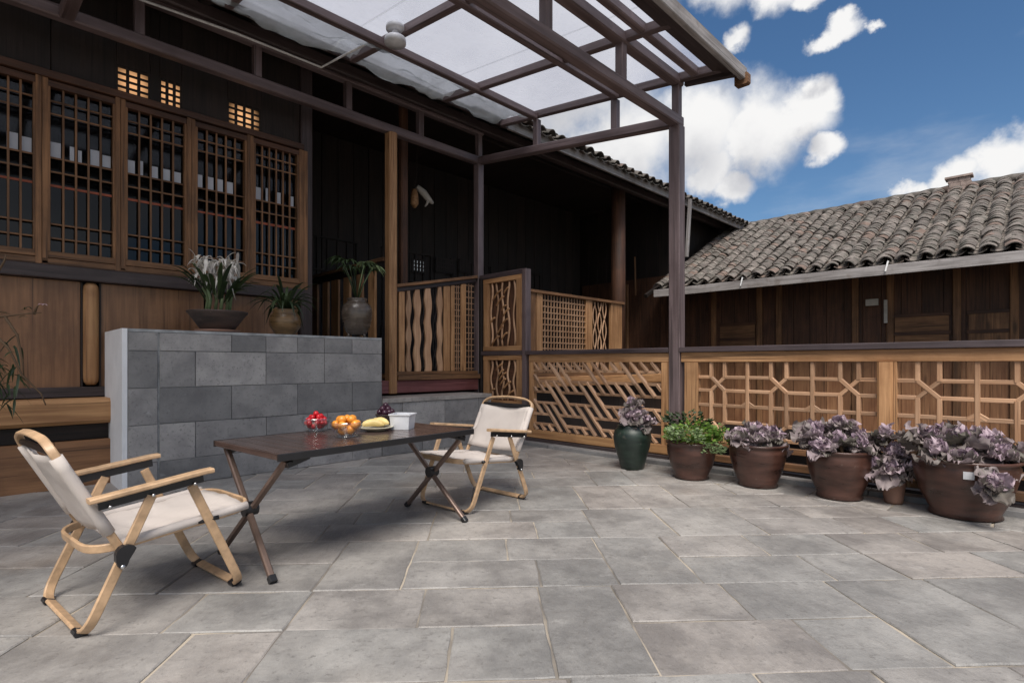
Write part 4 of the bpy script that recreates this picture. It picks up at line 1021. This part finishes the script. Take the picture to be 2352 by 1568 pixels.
m_ = MB(); b0_, b1_, hh_ = .052, .060, .088
m_.add([(-b0_, -b0_, 0), (b0_, -b0_, 0), (b0_, b0_, 0), (-b0_, b0_, 0), (-b1_, -b1_, hh_), (b1_, -b1_, hh_), (b1_, b1_, hh_), (-b1_, b1_, hh_),
        (-b1_+.004, -b1_+.004, hh_), (b1_-.004, -b1_+.004, hh_), (b1_-.004, b1_-.004, hh_), (-b1_+.004, b1_-.004, hh_), (-b0_+.004, -b0_+.004, .01), (b0_-.004, -b0_+.004, .01), (b0_-.004, b0_-.004, .01), (-b0_+.004, b0_-.004, .01)],
       [(3, 2, 1, 0), (0, 1, 5, 4), (1, 2, 6, 5), (2, 3, 7, 6), (3, 0, 4, 7), (4, 5, 9, 8), (5, 6, 10, 9), (6, 7, 11, 10), (7, 4, 8, 11), (8, 9, 13, 12), (9, 10, 14, 13), (10, 11, 15, 14), (11, 8, 12, 15), (12, 13, 14, 15)])
m_.build('tub_body', 'white', t); 
for s1_, s2_ in (((-1, -1), (1, -1)), ((1, -1), (1, 1)), ((1, 1), (-1, 1)), ((-1, 1), (-1, -1))):
    bar('tub_rim', (s1_[0]*(b1_+.001), s1_[1]*(b1_+.001), hh_-.003), (s2_[0]*(b1_+.001), s2_[1]*(b1_+.001), hh_-.003), .008, .008, 'white', t, local=True)
p = at_table(886, 968); bw = thing('fruit_basket', 'dark round basket of purple fruit behind the plate on the table', 'basket', p)
m_ = MB(); m_.lathe([(.045, 0), (.052, .02), (.066, .045), (.068, .05), (.062, .05), (.045, .015), (.001, .01)], 24); m_.build('basket_body', 'tray', bw, True)
heap('purple_fruit', 'fruit', 'dark purple fruit piled in the dark basket behind the plate', 'purple fruits in the dark basket', p+V((0, 0, .01)), .06, .020, 'grape', [(5, .034), (6, .040), (4, .026), (1, 0)])

# ============================================================ plants
def lathe_pot(t, prof, mat, n=36, rim=None):
    m_ = MB(); m_.lathe(prof, n, wob=.006); return m_.build('pot', mat, t, True)
def leaf_mesh(l, w_, ruf, mat, seed, curl=.3):
    rr = random.Random(seed); m_ = MB(); ph = rr.random()*6
    def f(u, v):
        a = (v-.5)*2; wd = w_*math.sin(math.pi*min(1, .12+u*.80))**.7
        x = l*u; y = a*wd/2; z = curl*l*u*u+ruf*abs(a)**2*math.sin(u*14+ph+a*2)+ruf*.9*(u**3)*math.sin(a*8+ph)+.18*wd*a*a
        return (x, y, z)
    m_.grid(f, 8, 8); return m_.mesh(mat, True)
CI = [leaf_mesh(.072, .085, .016, 'cab_in', s, .75) for s in range(7)]
CO = [leaf_mesh(.125, .10+.008*s, .018, 'cab_out', s+9, .25-.08*s) for s in range(7)]
CM = [leaf_mesh(.10, .10, .020, 'cab_in' if s % 3 else 'cab_out', s+19, .45-.1*s) for s in range(7)]
def cabbage(t, p, size, tilt=(0, 0), stem=.06, seed=0):
    rr = random.Random(seed); Mw = Matrix.Translation(p) @ Matrix.Rotation(tilt[0], 4, 'X') @ Matrix.Rotation(tilt[1], 4, 'Y') @ Matrix.Scale(size, 4)
    m_ = MB(); m_.tube([(0, 0, -stem), (.003, 0, -stem/2), (0, 0, .03)], [.010, .012, .022], 8); hd = m_.build('cabbage_head', 'bark', t, True, Mw)
    for ring, (cnt, el, ms, rad) in enumerate(((4, 72, CI, .003), (5, 52, CI, .008), (6, 33, CM, .010), (6, 12, CO, .012), (5, -12, CO, .012))):
        for k in range(cnt):
            a = 2*math.pi*(k+ring*.4)/cnt+rr.uniform(-.25, .25); e_ = math.radians(el+rr.uniform(-22, 18))
            m2 = Mw @ Matrix.Rotation(a, 4, 'Z') @ Matrix.Translation((rad, 0, .02-ring*.006)) @ Matrix.Rotation(-e_, 4, 'Y') @ Matrix.Rotation(rr.uniform(-.5, .5), 4, 'X') @ Matrix.Scale(rr.uniform(.6, 1.25), 4)
            link(bpy.data.objects.new('leaf', rr.choice(ms)), hd, m2)
def round_pot(r, h, mat='pot'):
    return [(r*.60, 0), (r*.70, .008), (r*.66, .03), (r*.84, h*.35), (r*.97, h*.68), (r*1.0, h*.86), (r*.96, h*.93), (r*1.03, h*.95), (r*1.04, h*.99), (r*1.0, h), (r*.93, h*.985), (r*.92, h*.9), (.001, h*.88)]
def potted(px, py, r, h, label, heads, seed):
    g_ = on_z(px, py, 0); g_.z = 0; g_ = g_+V((g_.x, g_.y, 0)).normalized()*r*.62
    t = thing('potted_plant', label, 'potted plant', g_, 0, None)
    m_ = MB(); m_.lathe(round_pot(r, h), 40, wob=.006); pt_ = m_.build('pot', 'pot', t, True)
    m_ = MB(); m_.lathe([(.001, h*.925), (r*.92, h*.90)], 20); m_.build('soil', 'soil', t)
    rr = random.Random(seed)
    for (dx, dy, dz, s_) in heads:
        dz = dz*.62-.005; s_ *= .84
        cabbage(t, g_+gw(dx, dy, h+dz), s_, (rr.uniform(-.35, .35), rr.uniform(-.35, .35)), .10+max(0, dz-.05), rr.random())
    return t, g_
t, g3 = potted(1740, 1122, .205, .325, 'brown glazed pot of low purple cabbages, beside the pot of green leaves', [(-.13, -.05, .03, 1.0), (-.02, -.09, .02, .85), (.09, -.04, .03, 1.1), (.0, .06, .08, 1.1), (.14, .08, .05, .9), (-.10, .09, .05, .9)], 3)
t, g4 = potted(1927, 1150, .205, .34, 'matt brown pot crowded with tall purple ornamental cabbages, just before the narrow planter', [(-.15, .02, .10, 1.1), (-.04, -.08, .05, 1.0), (.08, -.10, .03, 1.0), (.02, .04, .19, 1.1), (.16, -.02, .07, 1.0), (-.11, .12, .15, 1.05), (.14, .12, .13, 1.0), (.24, .02, .02, .9), (-.18, -.10, .0, .9)], 4)
t, g5 = potted(2215, 1195, .262, .36, 'largest brown pot with a small white sticker and purple cabbages spilling over its rim', [(-.20, -.03, .02, 1.1), (-.12, -.14, .0, .9), (-.02, .0, .12, 1.1), (.10, -.12, .01, 1.1), (.17, .02, .09, 1.1), (.0, .15, .15, 1.0), (-.16, .12, .14, 1.0), (.20, .17, .13, 1.0), (.26, -.04, .02, 1.0)], 5)
# sticker on the big pot and drooping cabbage in front
d_ = V((-g5.x, -g5.y, 0)).normalized(); sd_ = V((-d_.y, d_.x, 0))
def around(a, z, r_): 
    q = d_*math.cos(a)+sd_*math.sin(a); return g5+q*r_+V((0, 0, z))
m_ = MB()
for (a0, a1) in ((.10, .24),):
    pr = [(around(-a1+(a1-a0)*k/4*1.0+.0, z, .2585*(1+(0.0)))) for z in (.262, .305) for k in range(5)]
m_.grid(lambda u, v: around(.19-.19*u*1.0-.02, .262+.045*v, .2655+.004*v), 6, 2); sk_ = m_.build('sticker', 'white', t, True, I4)
cabbage(t, around(.40, .24, .325), .82, (-.9*d_.y, .9*d_.x), .13, 77)
# green plant pot
g_ = on_z(1588, 1103, 0); g_ = g_+V((g_.x, g_.y, 0)).normalized()*.11; t2 = thing('potted_plant', 'brown pot overflowing with fresh green leafy plants, right beside the dark green jar', 'potted plant', g_)
m_ = MB(); m_.lathe(round_pot(.195, .30), 40, wob=.006); m_.build('pot', 'pot', t2, True)
def foliage(t, base, rx, ry, rz_, n, size, mat, name, seed, frond=False):
    rr = random.Random(seed); m_ = MB()
    for i in range(n):
        a = rr.random()*2*math.pi; e_ = rr.random()**.5; u = rr.uniform(-.25, 1)
        c = V((math.cos(a)*rx*e_, math.sin(a)*ry*e_, u*rz_*(1-.5*e_**2)))
        out = V((math.cos(a), math.sin(a), rr.uniform(-.3, .9))).normalized(); sd2 = out.cross(V((rr.uniform(-1, 1), rr.uniform(-1, 1), 1))).normalized(); s_ = size*rr.uniform(.6, 1.3)
        up2 = out.cross(sd2)
        q = base+c
        m_.add([q, q+out*s_*.5+sd2*s_*.32+up2*s_*.08, q+out*s_, q+out*s_*.5-sd2*s_*.32+up2*s_*.08], [(0, 1, 2, 3)])
    o = m_.build(name, mat, t, False, I4); o['kind'] = 'stuff'; return o
foliage(t2, g_+V((0, 0, .32)), .20, .20, .15, 520, .042, 'green', 'foliage', 1)
foliage(t2, g_+gw(-.08, -.10, .34), .14, .12, .10, 300, .035, 'pale', 'pale_foliage', 2)
foliage(t2, g_+gw(.10, -.20, .25), .08, .07, .07, 170, .035, 'pale', 'trailing_foliage', 3)
foliage(t2, g_+gw(.22, .08, .30), .14, .10, .13, 260, .035, 'green', 'foliage', 4)
foliage(t2, g_+gw(.0, .12, .42), .20, .08, .12, 200, .05, 'deep', 'dark_foliage', 5)
# dark green jar
g_ = on_z(1452, 1080, 0); g_ = g_+V((g_.x, g_.y, 0)).normalized()*.10; t3 = thing('potted_plant', 'tall dark green jar with one upright purple ornamental cabbage, beside the skewed lattice', 'potted plant', g_)
m_ = MB(); m_.lathe([(.095, 0), (.10, .01), (.12, .08), (.155, .20), (.168, .28), (.155, .34), (.125, .37), (.128, .385), (.118, .39), (.108, .37), (.001, .35)], 36, wob=.006); m_.build('pot', 'pot4', t3, True)
cabbage(t3, g_+V((0, 0, .545)), .8, (0.1, 0), .22, 31); cabbage(t3, g_+V((.02, -.02, .45)), .95, (.3, .2), .12, 32); cabbage(t3, g_+gw(.08, -.04, .42), .9, (.5, .5), .08, 33)
# small planter behind, between the two right-hand pots
p = on_y(2062, 1080, 4.50); t4 = thing('potted_plant', 'narrow clay planter of drooping purple cabbages against the railing', 'potted plant', (p.x, 4.36, 0.0))
m_ = MB(); m_.lathe([(.05, 0), (.055, .02), (.07, .14), (.074, .15), (.064, .15), (.001, .13)], 20, c=(0, 0, .0)); m_.build('pot', 'dish', t4, True)
for (dx, dy, dz, s_) in ((-.05, -.04, .20, .85), (.06, -.03, .19, .85), (.0, .05, .42, .85), (.02, .02, .30, .9), (-.10, .02, .22, .8), (.14, .0, .22, .85)):
    cabbage(t4, V((p.x, 4.36, 0))+gw(dx, dy, dz), s_, (R.uniform(-.4, .4), R.uniform(-.4, .4)), dz-.1, R.random())
# pots on the stone wall
WT = 1.188
def wallpos(px, x=-4.93): return V((x, on_x(px, 800, x).y, WT))
p = wallpos(500); t5 = thing('potted_plant', 'wide dark tray pot with white-flowering lily plant on the stone wall', 'potted plant', p)
m_ = MB(); m_.lathe([(.15, 0), (.165, .004), (.17, .022), (.12, .024)], 30); m_.build('saucer', 'dish', t5, True)
m_ = MB(); m_.lathe([(.12, .026), (.13, .03), (.20, .13), (.228, .165), (.230, .175), (.215, .172), (.19, .14), (.001, .14)], 32); m_.build('pot', 'tray', t5, True)
m_ = MB(); m_.lathe([(.001, .185), (.10, .175), (.205, .16)], 20); m_.build('soil', 'soil', t5, True)
def blade(m_, base, az, ln, wd, rise, droop, n=9):
    d2 = V((math.cos(az), math.sin(az), 0)); s2 = V((-d2.y, d2.x, 0)); pv = []
    for i in range(n+1):
        t_ = i/n; q = base+d2*(ln*t_*.75)+V((0, 0, rise*ln*t_-droop*ln*t_*t_)); w_ = wd*math.sin(math.pi*min(.98, .12+.86*t_))
        pv += [tuple(q-s2*w_/2+V((0, 0, w_*.25))), tuple(q), tuple(q+s2*w_/2+V((0, 0, w_*.25)))]
    f_ = []
    for i in range(n): f_ += [(3*i, 3*i+1, 3*i+4, 3*i+3), (3*i+1, 3*i+2, 3*i+5, 3*i+4)]
    m_.add(pv, f_)
for k in range(6):
    a = k*1.05; q = p+V((.07*math.cos(a), .09*math.sin(a), .17)); m_ = MB()
    m_.tube([q, q+V((.01, .01, .10)), q+V((.015*math.cos(a), .02*math.sin(a), .2))], [.014, .012, .012], 7); m_.build('stem', 'pale', t5, True, I4)
for k in range(30):
    a = R.random()*6.28; q = p+V((.07*math.cos(a), .09*math.sin(a), .24+R.random()*.08)); m_ = MB()
    blade(m_, q, a+R.uniform(-.5, .5), R.uniform(.24, .40), .036, R.uniform(.9, 1.5), .6); m_.build('leaf', 'deep', t5, True, I4)
for k in range(32):
    a = R.random()*6.28; q = p+V((.10*math.cos(a), .15*math.sin(a), R.uniform(.40, .60))); m_ = MB()
    for j in range(6): blade(m_, q, j*1.05+R.uniform(-.5, .5), R.uniform(.06, .13), R.uniform(.018, .032), R.uniform(-.2, 1.6), R.uniform(.4, 1.8), 6)
    m_.build('flower', 'bloom', t5, True, I4)
p = wallpos(655); t6 = thing('potted_plant', 'small round bronze jar with dark fern, middle one of three pots on the stone wall', 'potted plant', p)
m_ = MB(); m_.lathe([(.085, 0), (.088, .012), (.10, .03), (.132, .08), (.137, .125), (.125, .175), (.10, .21), (.112, .228), (.105, .235), (.09, .215), (.001, .2)], 32); m_.build('pot', 'pot2', t6, True)
for k in range(46):
    a = R.random()*6.28; m_ = MB(); blade(m_, p+V((.03*math.cos(a), .03*math.sin(a), .21)), a, R.uniform(.24, .42), .026, R.uniform(.8, 1.8), R.uniform(.8, 1.3)); m_.build('leaf', 'deep', t6, True, I4)
p = wallpos(820); t7 = thing('potted_plant', 'tall olive-brown urn with broad fronds on the stone wall, nearest the porch post', 'potted plant', p)
m_ = MB(); m_.lathe([(.07, .03), (.09, .035), (.125, .10), (.148, .20), (.15, .27), (.135, .325), (.10, .355), (.09, .375), (.102, .39), (.097, .395), (.08, .37), (.001, .36)], 34); m_.build('pot', 'pot3', t7, True)
for k in range(3):
    a = k*2.1+.4; m_ = MB(); m_.tube([(.075*math.cos(a), .075*math.sin(a), .045), (.10*math.cos(a), .10*math.sin(a), .0)], [.022, .012], 7); m_.build('pot_foot', 'pot3', t7, True)
for k in range(9):
    a = [2.2, -1.0, .7, 3.8, 1.6, 5.4, 2.9, .1, 4.5][k]; st = p+V((0, 0, .36)); tip = st+V((math.cos(a)*.14, math.sin(a)*.16, .30+R.random()*.14))
    m_ = MB(); m_.tube([st, st.lerp(tip, .5)+V((0, 0, .03)), tip], [.006, .005, .004], 5)
    for j in range(7): blade(m_, tip, a-1.2+j*.4, R.uniform(.16, .26), .03, .5, .7, 6)
    m_.build('frond', 'pale' if k in (0, 2) else 'deep', t7, True, I4)
# plant at the left edge
b_ = gw(-3.42, 3.15, 0); t8 = thing('climbing_shrub', 'thin-branched dark shrub with one small pink flower at the left picture edge', 'shrub', b_)
m_ = MB(); m_.tube([b_, b_+V((.02, .02, .7)), b_+V((0, .03, 1.3)), b_+V((.02, .05, 1.65))], [.014, .012, .009, .005], 7); m_.build('stem', 'bark', t8, True, I4)
def at(px, py, Y): return gw((px-CX)/F*Y, Y, H+(HY-py)/F*Y)
for pts in ([(-60, 735), (0, 728), (45, 722), (95, 718)], [(78, 722), (84, 706), (90, 697)], [(12, 728), (40, 770), (52, 830), (55, 870)], [(-20, 650), (10, 600), (14, 585)], [(-40, 740), (20, 800), (50, 860), (95, 905), (105, 930)]):
    q = [at(a, b, 3.2) for a, b in pts]; m_ = MB(); m_.tube(q, [.008-.005*i/(len(q)-1) for i in range(len(q))], 6); m_.build('branch', 'bark', t8, True, I4)
rr = random.Random(8)
for k in range(70):
    q = at(rr.uniform(-60, 45), rr.uniform(760, 930), rr.uniform(3.1, 3.3)); m_ = MB(); blade(m_, q, rr.random()*6.28, rr.uniform(.08, .15), .014, rr.uniform(-.8, .4), .5, 5); m_.build('leaf', 'deep', t8, True, I4)
for k in range(8):
    q = at(rr.uniform(-30, 100), rr.uniform(700, 730), 3.2); m_ = MB(); blade(m_, q, rr.random()*6.28, .06, .012, .4, .5, 5); m_.build('leaf', 'deep', t8, True, I4)
m_ = MB(); q = at(98, 700, 3.2)
for j in range(6): blade(m_, q, j*1.05, .032, .016, .5, .6, 5)
m_.build('flower', 'pink', t8, True, I4)
